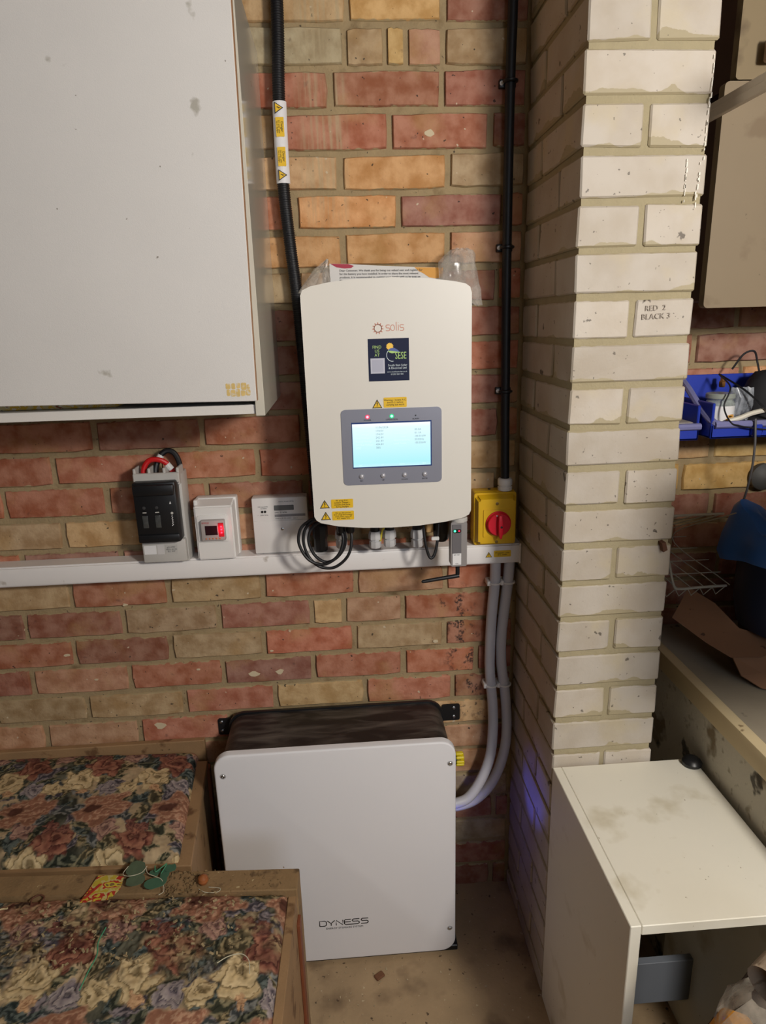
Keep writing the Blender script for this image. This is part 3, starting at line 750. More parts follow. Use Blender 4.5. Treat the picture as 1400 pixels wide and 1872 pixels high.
warn(iv, .4915, 1.1535, .0200, -.2052, (.5045, .5485, 1.1435, 1.1620), 'Do not disconnect\nD.C. plugs and sockets\nunder load - turn off\nA.C. supply first', .0040)
# glands and leads under the inverter
M_gl = mat('grey_white_gland', (196, 196, 198), .45)
def gland(x, y, z0, z1, m, nm='cable_gland', r=.0125):
    h = z1-z0
    return obj(nm, lathe([(r*.9, 0), (r, h*.06), (r, h*.40), (r*.78, h*.42), (r*.78, h*.50), (r*1.08, h*.52), (r*1.08, h*.8), (r*.9, h)], (x, y, z0), 'z', 8), m, iv)
gland(.5945, -.10, 1.046, 1.084, M_gl, r=.0135); gland(.6265, -.10, 1.048, 1.086, M_gl, r=.0135); gland(.688, -.10, 1.044, 1.084, M_gl, r=.0135); gland(.520, -.09, 1.046, 1.088, M_gl)
g2 = bmesh.new()
for x in (.5945, .6265, .688, .520): tube([(x, -.10, 1.08), (x, -.10, 1.152)], .0105, 10, into=g2)
obj('supply_lead', g2, M_rubber, iv)
obj('ac_plug', lathe([(.012, 0), (.017, .006), (.019, .03), (.019, .08), (.015, .09)], (.743, -.092, 1.052), 'z', 14), M_black, iv)
obj('ct_plug', lathe([(.008, 0), (.0095, .004), (.0095, .03), (.011, .034), (.011, .05)], (.540, -.135, 1.094), 'z', 12), M_black, iv)
obj('ct_plug', lathe([(.006, 0), (.0075, .004), (.0075, .03), (.0085, .034), (.0085, .05)], (.520, -.14, 1.096), 'z', 12), M_black, iv)
M_earth = mat('yellow_sleeve', (206, 190, 60), .5)
cable('earth_lead', [(.618, -.10, 1.145), (.617, -.105, 1.10), (.610, -.108, 1.085), (.606, -.105, 1.062)], .0022, M_earth, iv, 6)
cable('red_plug_lead', [(.566, -.10, 1.150), (.569, -.11, 1.118), (.575, -.11, 1.105), (.571, -.105, 1.098)], .004, mat('magenta_lead', (150, 30, 60), .5), iv, 8)
lp = cable('looped_lead', [(.698, -.135, 1.15), (.697, -.142, 1.105), (.7005, -.148, 1.065), (.708, -.150, 1.036), (.716, -.150, 1.034), (.7235, -.146, 1.050), (.728, -.14, 1.075), (.732, -.13, 1.10), (.734, -.12, 1.15)], .0032, M_rubber, iv)
obj('cable_marker', box(.7135, .7305, -.1475, -.1415, 1.0705, 1.0785, .0012, 1), M_tape, iv)
obj('cardboard_sleeve', box(.7085, .7235, -.105, -.085, 1.075, 1.14, .002, 1), mat('tan_card', (186, 148, 96), .8), iv)
# wifi stick
st = obj('data_stick', prism(rrect(.7495, .7835, 1.0235, 1.122, .004, 4), -.186, -.158, .003, 3), mat('brushed_silver', (176, 174, 176), .35, metal=.6), iv)
obj('collar', lathe([(.0165, 0), (.0175, .001), (.0175, .008), (.016, .010)], (.769, -.171, 1.1195), 'z', 20), M_lgrey, st)
obj('stick_front', box(.7515, .7715, -.1868, -.1855, 1.0275, 1.1165, .0006, 1), mat('slate_face', (104, 102, 106), .4), st)
obj('led_window', prism(rrect(.7533, .7710, 1.0985, 1.1065, .0036, 4), -.1874, -.1864), mat('led_window_dark', (24, 40, 34), .2), st)
obj('green_led', lathe([(.0028, 0), (.0018, .0012)], (.7575, -.1872, 1.1025), 'y', 10), emit('green_led', (70, 220, 160), 2.0), st)
obj('red_led', lathe([(.0022, 0), (.0014, .001)], (.7665, -.1872, 1.1025), 'y', 10), emit('stick_red_led', (220, 30, 70), 1.6), st)
sl = obj('serial_label', box(.7525, .7710, -.1875, -.1865, 1.0275, 1.0530), M_whitel, st)
text('lettering', 'S/N 1827', .0034, .7618, -.1878, 1.0500, M_inkg, st); text('lettering', 'WiFi', .0034, .7618, -.1878, 1.0300, M_inkg, st)
an = tube([(.766, -.172, 1.0240), (.766, -.172, 1.014), (.766, -.172, 1.000)], [.005, .0045, .0045], 12)
tube([(.7695, -.172, .9975), (.763, -.172, .9965), (.730, -.172, .9925), (.700, -.172, .9885), (.690, -.172, .9872), (.6875, -.172, .987)], [.0045, .0047, .0042, .004, .0036, .001], 12, into=an)
obj('antenna', an, M_black, st)
# coil of cable hanging off the inverter
path = []
for k in range(0, 61):
    t = k/60; a = math.radians(100-720*t-0); r = .052-.010*t
    path.append((.4895+(.006 if t > .5 else 0)+r*math.cos(a)*1.02, -.148+.022*t+.003*math.sin(3*a), 1.0755-.004*math.sin(5*t)+r*math.sin(a)))
coil = [(.540, -.135, 1.11), (.541, -.14, 1.09)]+[]
co = tube(spline([(.540, -.135, 1.105), (.5425, -.142, 1.085), (.537, -.148, 1.055), (.522, -.15, 1.034), (.498, -.151, 1.021), (.470, -.150, 1.026), (.449, -.148, 1.048), (.4395, -.146, 1.082), (.447, -.143, 1.112), (.472, -.140, 1.128),
                   (.503, -.136, 1.120), (.526, -.134, 1.096), (.527, -.134, 1.065), (.510, -.136, 1.040), (.486, -.138, 1.030), (.463, -.140, 1.046), (.4505, -.140, 1.076), (.455, -.138, 1.103), (.474, -.134, 1.119), (.497, -.131, 1.114)], 8), .0033, 10)
tube(spline([(.520, -.140, 1.105), (.524, -.145, 1.08), (.514, -.150, 1.052), (.494, -.153, 1.035), (.471, -.152, 1.031), (.446, -.150, 1.045), (.430, -.148, 1.078), (.434, -.145, 1.108), (.452, -.14, 1.124), (.476, -.135, 1.13)], 8), .0033, 10, into=co)
solo(obj('cable_coil', co, M_rubber), 'loose coil of thin black cable hanging below the inverter', 'cable')

# papers and plastic bag tucked behind the top of the inverter
pp = thing('instruction_sheet', 'printed white sheet with red and orange corners tucked above the inverter', 'paper', (.638, -.03, 1.585))
lean = Matrix.Identity(4)
M_paper = mat('white_paper', (216, 214, 212), .7)
sheet = [(.521, 1.5855), (.758, 1.5855), (.757, 1.6330), (.70, 1.6350), (.62, 1.6395), (.56, 1.6440), (.521, 1.6455)]
obj('sheet', prism(sheet, -.036, -.0345), M_paper, pp)
a = [(.523, 1.6452), (.535, 1.6380), (.552, 1.6352), (.566, 1.6360), (.5715, 1.6400), (.56, 1.6437)]
obj('red_print', prism(a, -.0365, -.0358), mat('crimson_print', (166, 40, 66), .6), pp)
a = [(.697, 1.6348), (.757, 1.6328), (.757, 1.613), (.742, 1.6115), (.728, 1.614), (.716, 1.622), (.706, 1.627)]
obj('orange_print', prism(a, -.0364, -.0358), mat('orange_print', (214, 152, 56), .6), pp)
for k, s in enumerate(('Dear Customer, We thank you for being our valued user and register for', 'for the battery you have installed. In order to share the most relevant', 'products, it is recommended to register your details with us by post on', 'file.')):
    text('lettering', s, .0058, .541, -.0367, 1.6312-.0066*k, M_ink, pp, 'LEFT', rot=(PI/2, .012, 0), xs=1.0)

def crumpled(pts_grid, name, m, label, cat, seed):
    """closed crumpled film bag from a grid of outline rows: each row (z, x0, x1, ymid, thick)"""
    bm = bmesh.new(); rows = pts_grid; nu = 14; sides = []
    rn = random.Random(seed)
    for s in (-1, 1):
        R = []
        for (z, x0, x1, ym, th) in rows:
            row = []
            for k in range(nu+1):
                t = k/nu; w = math.sin(PI*t)**.6
                row.append(bm.verts.new((x0+(x1-x0)*t+rn.uniform(-.0018, .0018), ym+s*th*w*.5+rn.uniform(-.003, .003)*w, z+rn.uniform(-.0025, .0025))))
            R.append(row)
        for a_, b_ in zip(R, R[1:]):
            for k in range(nu): bm.faces.new((a_[k], a_[k+1], b_[k+1], b_[k]))
        sides.append(R)
    return solo(obj(name, bm, m, None, smooth=25), label, cat)
M_film = film('clear_film', (205, 200, 192), .34, .18)
crumpled([(1.556, .815, .838, -.05, .006), (1.585, .752, .834, -.05, .03), (1.603, .748, .830, -.05, .045), (1.622, .748, .826, -.05, .055), (1.640, .746, .824, -.05, .05), (1.655, .756, .822, -.05, .035), (1.664, .768, .818, -.05, .02), (1.668, .782, .806, -.05, .006)],
         'plastic_bag', M_film, 'clear crumpled plastic bag beside the printed sheet on the inverter', 'bag', 5)
crumpled([(1.5875, .452, .520, -.05, .02), (1.602, .462, .521, -.05, .03), (1.618, .476, .521, -.05, .025), (1.632, .490, .521, -.05, .015), (1.644, .505, .519, -.05, .008), (1.652, .515, .519, -.05, .004)],
         'plastic_wrapper', M_film, 'clear torn film corner sticking up left of the printed sheet', 'wrapper', 6)

# ------------------------------------------------------------------ yellow isolator
iso = thing('rotary_isolator', 'yellow isolator box with red rotary handle above the trunking end', 'isolator', (.873, 0, 1.0215))
M_isoy = mat('isolator_yellow', (214, 170, 22), .4, .04, 30)
obj('base_box', box(.8265, .9225, -.040, -.001, 1.0215, 1.147, .004, 3), M_isoy, iso)
bm = box(.8255, .9235, -.066, -.038, 1.0215, 1.146)
bmesh.ops.bevel(bm, geom=[e for e in bm.edges if abs(e.verts[0].co.y-e.verts[1].co.y) > .01], offset=.006, segments=3, affect='EDGES')
for v in bm.verts:
    if v.co.y < -.05: v.co.x = .8745+(v.co.x-.8745)*.86; v.co.z = 1.0825+(v.co.z-1.0838)*.84
lid = obj('cover', merge(bm, prism(rrect(.8255, .9235, 1.0215, 1.146, .006, 4), -.048, -.038, .001, 1)), M_isoy, iso)
obj('escutcheon', prism(rrect(.8435, .9085, 1.0465, 1.111, .002, 3), -.0685, -.0655, .001, 1), M_isoy, iso)
M_isor = mat('isolator_red', (206, 18, 44), .4)
kn = obj('handle', lathe([(.029, 0), (.029, .004), (.0265, .006), (.0265, .012), (.025, .014), (.001, .014)], (.8775, -.0680, 1.0785), 'y', 40), M_isor, iso)
grip = prism([(.8730, 1.1035), (.8800, 1.1035), (.8835, 1.080), (.8830, 1.060), (.8800, 1.0490), (.8760, 1.0490), (.8735, 1.060), (.8720, 1.080)], -.096, -.080, .002, 2)
obj('grip', grip, M_isor, kn)
obj('pointer', box(.8700, .8825, -.0830, -.0815, 1.0985, 1.1015), M_whitel, kn)
obj('lock_hole', lathe([(.0028, 0), (.0028, .0006)], (.8790, -.0958, 1.0770), 'y', 12), M_ink, kn)
for z in (1.1240, 1.0335): obj('cover_screw', lathe([(.0038, 0), (.0036, .001), (.002, .0014)], (.8750, -.0655, z), 'y', 12), mat('brass_screw', (120, 92, 30), .4) if z > 1.1 else bpy.data.materials['brass_screw'], iso)
obj('entry_gland', lathe([(.0155, 0), (.0165, .001), (.0165, .0085), (.0145, .0095), (.0145, .012), (.0168, .013), (.0168, .024), (.0145, .028), (.0115, .0285)], (.9005, -.030, 1.1465), 'z', 16), M_white, iso)
obj('knockout', lathe([(.003, 0), (.003, .0025)], (.866, -.02, 1.1465), 'z', 10), M_ink, iso)

# ------------------------------------------------------------------ two grey pipes down to the battery
M_pipe = mat('grey_pvc_pipe', (200, 200, 208), .4)
def pipe(path, label, clips):
    t = thing('flexible_pipe', label, 'pipe', (path[0][0], path[0][1], path[-1][2]), 'pipes from the trunking to the battery')
    obj('tube', tube(spline(path, 8), .0128, 16), M_pipe, t)
    for x, z in clips:
        c = box(x-.020, x-.012, -.032, -.0005, z-.006, z+.006, .002, 2)
        box(x-.018, x+.016, -.010, -.0005, z-.007, z+.007, .002, 1, into=c)
        tube([(x+.0150*math.cos(q), -.0225-.0150*math.sin(q), z) for q in [math.radians(-30+240*j/12) for j in range(13)]], .0026, 6, into=c)
        obj('clip', c, M_white, t)
pipe([(.883, -.026, .9735), (.883, -.0235, .92), (.876, -.0235, .815), (.874, -.0235, .70), (.879, -.0235, .632), (.883, -.026, .582), (.882, -.038, .518), (.872, -.055, .455), (.848, -.068, .398), (.815, -.080, .357), (.785, -.085, .345), (.755, -.085, .343)],
     'left grey flexible pipe curving from trunking into the battery side', [(.883, .916), (.8785, .640)])
pipe([(.917, -.026, .9735), (.915, -.0235, .92), (.9025, -.0235, .785), (.9035, -.0235, .70), (.913, -.0235, .628), (.918, -.026, .573), (.919, -.032, .515), (.913, -.042, .468), (.897, -.05, .414), (.872, -.055, .365), (.838, -.055, .328), (.80, -.055, .312), (.755, -.055, .308)],
     'right grey flexible pipe running behind its twin near the pillar', [(.9155, .916), (.9125, .640)])

# ------------------------------------------------------------------ battery
bt = thing('home_battery', 'white fronted black home battery standing on the concrete floor', 'battery', (.485, -.1, 0))
m = mat('dusty_black_metal', (30, 29, 31), .45)
nt = m.node_tree; N = nt.nodes; L = nt.links; P = N['Principled BSDF']
g = N.new('ShaderNodeNewGeometry'); mp_ = N.new('ShaderNodeMapping'); mp_.inputs['Scale'].default_value = (7, 30, 12); mp_.inputs['Rotation'].default_value = (0, 0, .25)
n = N.new('ShaderNodeTexNoise'); n.inputs['Detail'].default_value = 6; n.inputs['Scale'].default_value = 1.3; n.inputs['Distortion'].default_value = .6
L.new(g.outputs['Position'], mp_.inputs[0]); L.new(mp_.outputs[0], n.inputs[0])
cr = N.new('ShaderNodeValToRGB'); cr.color_ramp.elements[0].position = .42; cr.color_ramp.elements[0].color = srgb(26, 25, 27); cr.color_ramp.elements[1].position = .82; cr.color_ramp.elements[1].color = srgb(104, 98, 92)
L.new(n.outputs['Fac'], cr.inputs[0]); L.new(cr.outputs[0], P.inputs['Base Color'])
obj('casing', prism(rrect(.224, .751, .014, .603, .040, 8), -.190, -.022, .001, 1), m, bt)
obj('side_flange', prism(rrect(.2185, .7565, .012, .607, .042, 8), -.030, -.022, 0), M_black, bt)
obj('plinth', box(.235, .765, -.200, -.02, 0, .016, .002, 1), M_black, bt)
fp = obj('front_panel', prism(rrect(.2135, .7575, .012, .6125, .036, 9), -.2095, -.190, .0045, 4), mat('battery_white', (232, 232, 236), .48, .015, 5, 0.04, 900), bt, smooth=60)
for x, z in ((.2325, .5605), (.744, .5555), (.743, .0825), (.2325, .0825)):
    s = obj('recess', lathe([(.0072, 0), (.0066, .0006), (.0050, .0005)], (x, -.2094, z), 'y', 16), mat('recess_grey', (176, 176, 178), .5), fp)
    s = obj('panel_screw', lathe([(.0046, 0), (.0046, .0014), (.0036, .0022), (.0018, .0022), (.0016, .0010)], (x, -.2096, z), 'y', 14), M_steel, fp)
for x0, x1, z, sx_ in ((.188, .226, .556, .197), (.756, .803, .556, .787)):
    bk = obj('bracket', prism(rrect(x0, x1, z-.024, z+.022, .005, 3), -.0045, -.0005), M_black, bt)
    for dz in (-.013, .012): obj('bracket_screw', lathe([(.0045, 0), (.0045, .002), (.003, .003)], (sx_, -.0044, z+dz), 'y', 12), M_steel, bk)
obj('isolator_knob', lathe([(.021, 0), (.021, .022), (.013, .024), (.012, .038)], (.7505, -.095, .482), 'x', 16), M_black, bt)
kb = bmesh.new()
for k in range(8):
    a_ = 2*PI*k/8; box(.7760, .7960, -.0990, -.0910, .482, .4990, .002, 1, mx=Matrix.Translation((0, -.095, .482)) @ Matrix.Rotation(a_, 4, 'X') @ Matrix.Translation((0, .095, -.482)), into=kb)
obj('yellow_knob', kb, mat('knob_yellow', (226, 204, 20), .4), bt)
obj('pipe_gland', lathe([(.021, 0), (.021, .006), (.018, .008), (.018, .018)], (.7505, -.085, .343), 'x', 12), M_lgrey, bt)
# DYNESS lettering as strokes
D = [[(0, 0), (0, 1), (.85, 1), (1.1, .8), (1.1, .2), (.85, 0), (0, 0)]]
Y = [[(1.25, 1), (1.85, .45), (2.45, 1)], [(1.85, .45), (1.85, 0)]]
Nn = [[(2.68, 0), (2.68, 1), (3.75, 0), (3.75, 1)]]
E_ = [[(5.05, 1), (4.2, 1), (4.0, .82), (4.0, .2), (4.2, 0), (6.2, 0), (6.4, .15), (6.4, .4), (6.2, .54), (5.5, .54), (5.3, .68), (5.3, .86), (5.5, 1), (6.45, 1)], [(4.0, .52), (5.05, .52)]]
S2 = [[(7.9, 1), (6.95, 1), (6.75, .86), (6.75, .68), (6.95, .54), (7.65, .54), (7.85, .40), (7.85, .15), (7.65, 0), (6.7, 0)]]
strokes('brand_lettering', D+Y+Nn+E_+S2, .425, .1190, .01495, .0150, .0014, -.2096, M_ink, fp)
text('lettering', 'ENERGY STORAGE SYSTEM', .0072, .485, -.2098, .1105, M_ink, fp, xs=1.02, spacing=1.02)
# blue status light on the battery's right flank
obj('status_light', box(.7510, .7535, -.140, -.11, .305, .318, .0008, 1), emit('blue_led', (40, 60, 255), 18), bt)
bl = bpy.data.lights.new('battery_status_glow', 'SPOT'); bl.energy = 0.8; bl.color = (.10, .12, 1.0); bl.shadow_soft_size = .012; bl.spot_size = math.radians(46); bl.spot_blend = .8
bo = bpy.data.objects.new('battery_status_glow', bl); COL.objects.link(bo); bo.location = (.768, -.13, .315)
bo.rotation_euler = (Vector((.94, -.20, .455))-Vector(bo.location)).to_track_quat('-Z', 'Y').to_euler()

# ------------------------------------------------------------------ upholstered box stools
def lerp(a, b, t): return a[None, :]*(1-t[:, None])+b[None, :]*t[:, None]
C_ = lambda *c: np.array(srgb(*c)[:3])
def floral(a, b, seed, roses, dirt=0.0):
    """woven rose tapestry colours at fabric coordinates a (right), b (towards the wall)"""
    rs = np.random.RandomState(seed); n = len(a)
    w1 = fbm(a*48, b*48); w2 = fbm(a*130+9, b*130+3, 3); w3 = fbm(a*48+31, b*48+7)
    col = lerp(C_(196, 168, 124), C_(160, 136, 98), np.clip(w1*1.2-.1, 0, 1))
    wa = a+(w1-.5)*.022; wb = b+(w3-.5)*.022
    k = np.clip((fbm(a*15+4, b*15)-.43)*9, 0, 1)
    sh = lerp(C_(50, 50, 40), C_(100, 98, 80), np.clip((fbm(wa*70, wb*25)-.35)*3, 0, 1)); col = col*(1-k[:, None])+sh*k[:, None]
    def put(i, mk, c):
        col[i] = col[i]*(1-mk[:, None])+c*mk[:, None]
    a0, a1, b0, b1 = a.min(), a.max(), b.min(), b.max()
    greens = [((44, 48, 38), (104, 104, 82)), ((58, 60, 44), (140, 130, 94)), ((62, 66, 66), (128, 128, 122)), ((46, 56, 54), (96, 106, 100)), ((74, 66, 44), (150, 132, 90)), ((70, 64, 72), (134, 122, 124))]
    def leaf(ca, cb, L_, Wd, th, d, l):
        i = np.where((np.abs(a-ca) < L_*1.25) & (np.abs(b-cb) < L_*1.25))[0]
        if not len(i): return
        da, db = wa[i]-ca, wb[i]-cb; u = (da*math.cos(th)+db*math.sin(th))/L_; v = (-da*math.sin(th)+db*math.cos(th))/Wd
        jag = .12*np.sin(u*26)
        mk = np.clip((1-u*u-np.abs(v)+jag)*7, 0, 1)
        st = np.clip(np.sin(u*8-np.abs(v)*6+w2[i]*4)*1.3+.1+(w2[i]-.5)*2, 0, 1)
        c = lerp(C_(*d), C_(*l), st); c = c*(1-.5*np.clip(1-np.abs(v)*9, 0, 1))[:, None]
        put(i, mk, c)
    for _ in range(int((a1-a0)*(b1-b0)*1500)):
        L_ = rs.uniform(.020, .040); leaf(rs.uniform(a0, a1), rs.uniform(b0, b1), L_, L_*rs.uniform(.32, .5), rs.uniform(-.6, 2.0), *greens[rs.randint(len(greens))])
    KIND = {'red': ((76, 36, 30), (138, 72, 54), (176, 116, 84)), 'cream': ((104, 84, 46), (198, 168, 110), (216, 190, 138)), 'salmon': ((104, 60, 44), (160, 104, 74), (194, 148, 112)),
            'violet': ((66, 60, 70), (120, 106, 114), (170, 156, 150)), 'pink': ((92, 58, 58), (146, 102, 90), (186, 144, 118)), 'bud': ((78, 38, 36), (124, 68, 56), (150, 98, 76)), 'apricot': ((150, 100, 60), (188, 140, 92), (212, 166, 114))}
    for kind, ca, cb, Rr, th in roses:
        i = np.where((np.abs(a-ca) < Rr*1.9) & (np.abs(b-cb) < Rr*1.9))[0]
        if not len(i): continue
        d, mn, l = (C_(*q) for q in KIND[kind])
        da, db = (wa[i]-ca), (wb[i]-cb); x = (da*math.cos(th)+db*math.sin(th))/Rr; y = (-da*math.sin(th)+db*math.cos(th))/Rr
        if kind == 'salmon': x = x/1.4
        r = np.hypot(x, y); t = np.arctan2(y, x); ph = ca*90+cb*37
        rim = 1+.14*np.sin(5*t+ph)+.08*np.sin(8*t+ph*.7)
        mk = np.clip((rim-r)*9, 0, 1)
        if kind == 'salmon':
            sN = np.sin((x*6+y*15)+w2[i]*9+np.sin(y*4+x*3)*2.2); c = lerp(mn*.82, mn, np.clip(sN+.6, 0, 1)); hl = np.clip(sN*2-1.1, 0, 1); c = c*(1-hl)[:, None]+l*hl[:, None]
            hole = np.clip((1-np.hypot((x+.34)/.36, (y-.28)/.30))*3.5, 0, 1); c = c*(1-hole)[:, None]+(d*.75)*hole[:, None]
        else:
            # petals: arcs folded round an off-centre heart
            xx, yy = x-.22, y-.12; rr = np.hypot(xx, yy); tt = np.arctan2(yy, xx)
            lob = rr*(1+.22*np.sin(3*tt+ph)+.10*np.sin(5*tt))
            f = lob*2.1+tt/(2*PI)+(w2[i]-.5)*.5
            fr = f-np.floor(f)
            c = lerp(mn, l, np.clip(fr*1.1-.1, 0, 1)); dk = np.clip((.24-np.minimum(fr, 1.0))*8, 0, 1)*np.clip(1.25-r*.55, 0, 1); c = c*(1-dk*.85)[:, None]+d*(dk*.85)[:, None]
            ctr = np.clip((1-rr/.26)*3, 0, 1)*.7; c = c*(1-ctr)[:, None]+d*ctr[:, None]
            if kind in ('red', 'bud'): q = np.clip(fbm(x*3+ph, y*3, 2)*2.4-.8, 0, 1)*.6; c = c*(1-q)[:, None]+d*q[:, None]
        ed = np.clip(1-np.abs(rim-r-.07)*14, 0, 1)*.6; c = c*(1-ed)[:, None]+(l if kind in ('violet', 'salmon') else d)*ed[:, None]
        put(i, mk, c)
    gr = np.clip((w2-.5)*.6+1, .7, 1.3); col = col*gr[:, None]
    col = (col*.80+col.mean(1, keepdims=True)*.20)*.97
    if dirt:
        dm = np.clip((fbm(a*16+40, b*16)-.44)*6, 0, 1)*dirt*np.clip((b-(b0+(b1-b0)*.48))/((b1-b0)*.15), 0, 1)
        ch = fbm(a*110+(w1-.5)*6, b*110, 3)
        chips_ = lerp(C_(46, 40, 32), C_(164, 144, 108), np.clip((ch-.44)*9, 0, 1)); rd = np.clip((fbm(a*40+77, b*40)-.56)*12, 0, 1)*.6; chips_ = chips_*(1-rd[:, None])+C_(120, 66, 52)*rd[:, None]
        col = col*(1-dm[:, None]*.85)+chips_*dm[:, None]*.85
    return np.clip(col, 0, 1)

m, nt, N, L, P = newmat('rose_tapestry')
at = N.new('ShaderNodeAttribute'); at.attribute_name = 'weave'; L.new(at.outputs['Color'], P.inputs['Base Color']); P.inputs['Roughness'].default_value = .95; P.inputs['Specular IOR Level'].default_value = .15
g = N.new('ShaderNodeNewGeometry'); n = N.new('ShaderNodeTexNoise'); n.inputs['Scale'].default_value = 420; L.new(g.outputs['Position'], n.inputs[0])
b = N.new('ShaderNodeBump'); b.inputs['Strength'].default_value = .35; b.inputs['Distance'].default_value = .001; L.new(n.outputs['Fac'], b.inputs['Height']); L.new(b.outputs['Normal'], P.inputs['Normal'])
M_tap = m
M_wood = mat('worn_oak', (150, 119, 84), .75, .22, 14, .3, 160, spots=[((96, 66, 40), 24, .60, .1), ((60, 40, 26), 70, .70, .03)])
nt = M_wood.node_tree
M_woodr = mat('red_brown_batten', (120, 66, 40), .6, .2, 30)
M_woodtop = mat('dusty_rail_wood', (140, 113, 78), .9, .3, 26, .5, 200, spots=[((88, 66, 44), 34, .58, .1), ((190, 172, 130), 80, .68, .04)])

def cushion(parent, x0, x1, y0, y1, ztop, roses, seed, dirt, rough, res=.0019, mx=None):
    rr, dep = .020, .040
    nx = int((x1-x0)/res); ny = int((y1-y0)/res)
    s = np.linspace(x0-.02, x1+.02, nx); t = np.linspace(y0-.02, y1+.02, ny)
    Sx, Ty = np.meshgrid(s, t)
    def fold(q, lo, hi):
        d = np.maximum(np.maximum(lo+rr-q, q-(hi-rr)), 0); sg = np.where(q < (lo+hi)/2, -1, 1)
        ang = np.minimum(d/rr, PI/2); over = np.maximum(d-rr*PI/2, 0)
        pos = np.where(d > 0, np.where(sg > 0, hi-rr, lo+rr)+sg*rr*np.sin(ang), q)
        return pos, rr*(1-np.cos(ang))+over
    X, dx = fold(Sx, x0, x1); Yv, dy = fold(Ty, y0, y1)
    cxm = (np.abs(Sx-(x0+x1)/2)/((x1-x0)/2)); cym = np.abs(Ty-(y0+y1)/2)/((y1-y0)/2)
    puff = .010*np.clip(1-cxm**4, 0, 1)*np.clip(1-cym**4, 0, 1)
    lum = (fbm(Sx*9+seed, Ty*9)-.5)*.010+(fbm(Sx*60+seed, Ty*60, 2)-.5)*.0025
    if rough: lum = lum+(fbm(Sx*150, Ty*150, 2)-.5)*.005*np.clip((Ty-(y0+(y1-y0)*.45))/.05, 0, 1)
    Z = ztop-.010-np.maximum(dx, dy)*1.0-np.minimum(dx, dy)*.5+puff+lum*np.clip(1-np.maximum(dx, dy)*30, 0, 1)
    Z = np.maximum(Z, ztop-.06)
    co = np.stack([X, Yv, Z], -1).reshape(-1, 3)
    colr = floral((Sx-x0).ravel(), (Ty-y0).ravel(), seed, roses, dirt)
    idx = np.arange(nx*ny).reshape(ny, nx)
    f = np.stack([idx[:-1, :-1], idx[:-1, 1:], idx[1:, 1:], idx[1:, :-1]], -1).reshape(-1, 4)
    me = bpy.data.meshes.new('cushion')
    me.vertices.add(len(co)); me.loops.add(f.size); me.polygons.add(len(f))
    A_ = np.array(mx); co = co @ A_[:3, :3].T+A_[:3, 3]
    me.vertices.foreach_set('co', co.ravel()); me.loops.foreach_set('vertex_index', f.ravel())
    me.polygons.foreach_set('loop_start', np.arange(0, f.size, 4)); me.polygons.foreach_set('use_smooth', np.ones(len(f), bool))
    me.update(calc_edges=True)
    ca_ = me.color_attributes.new('weave', 'FLOAT_COLOR', 'POINT')
    ca_.data.foreach_set('color', np.concatenate([colr, np.ones((len(colr), 1))], 1).astype(np.float32).ravel())
    return _finish('cushion', me, M_tap, parent)

def lattice(w, d, a_cream, b_cream, U=.168):
    out = []
    k0 = -int(a_cream/U)-1
    for off, db in ((-.05, -.245), (0, 0), (.02, .250)):
        for k in range(k0, int((w-a_cream)/U)+2):
            a_, b_ = a_cream+U*k+off, b_cream+db
            out += [('pink', a_-.076, b_-.158, .028, .2), ('bud', a_-.020, b_-.152, .016, .4), ('bud', a_+.008, b_-.160, .014, .2), ('red', a_+.044, b_+.050, .042, .5), ('violet', a_-.098, b_-.030, .026, .3),
                    ('cream', a_-.054, b_-.030, .024, .1), ('cream', a_, b_, .040, .2), ('apricot', a_+.014, b_-.038, .012, 0), ('salmon', a_-.092, b_-.098, .046, .45), ('violet', a_+.062, b_-.030, .020, .8)]
    return out

# rear stool
RZ1 = math.radians(3.0); PV = (.12, -.02)
def skew(px, py, sx, sy):
    m_ = Matrix.Identity(4); m_[0][1] = sx; m_[1][0] = sy
    return Matrix.Translation((px, py, 0)) @ m_ @ Matrix.Translation((-px, -py, 0))
rm = skew(.12, -.02, -.085, -.045)
fm = skew(.405, -.42, .035, -.060)
rt_ = thing('box_stool', 'rear floral upholstered wooden box seat against the brick wall', 'stool', (-.17, -.2, 0), 'floral box seats')
X0, X1 = -.47, .156
obj('side_panel', box(X1-.018, X1, -.375, -.030, .0, .470, .001, 1, mx=rm), M_wood, rt_)
obj('side_panel', box(X0, X0+.018, -.375, -.030, .0, .470, .001, 1, mx=rm), M_wood, rt_)
obj('front_panel', box(X0+.018, X1-.018, -.375, -.357, .0, .470, .001, 1, mx=rm), M_wood, rt_)
obj('corner_batten', box(X1-.001, X1+.008, -.055, -.030, .0, .470, .001, 1, mx=rm), M_woodr, rt_)
obj('lid_board', box(X0-.002, X1+.004, -.380, -.040, .470, .486, .002, 1, mx=rm), M_wood, rt_)
obj('back_rail', box(X0-.03, X1-.004, -.018, -.002, .0, .528, .002, 1), M_wood, rt_)
cushion(rt_, X0, .134, -.372, -.020, .514, lattice(.60, .36, .598-.085, .236), 21, 0.0, False, mx=rm)
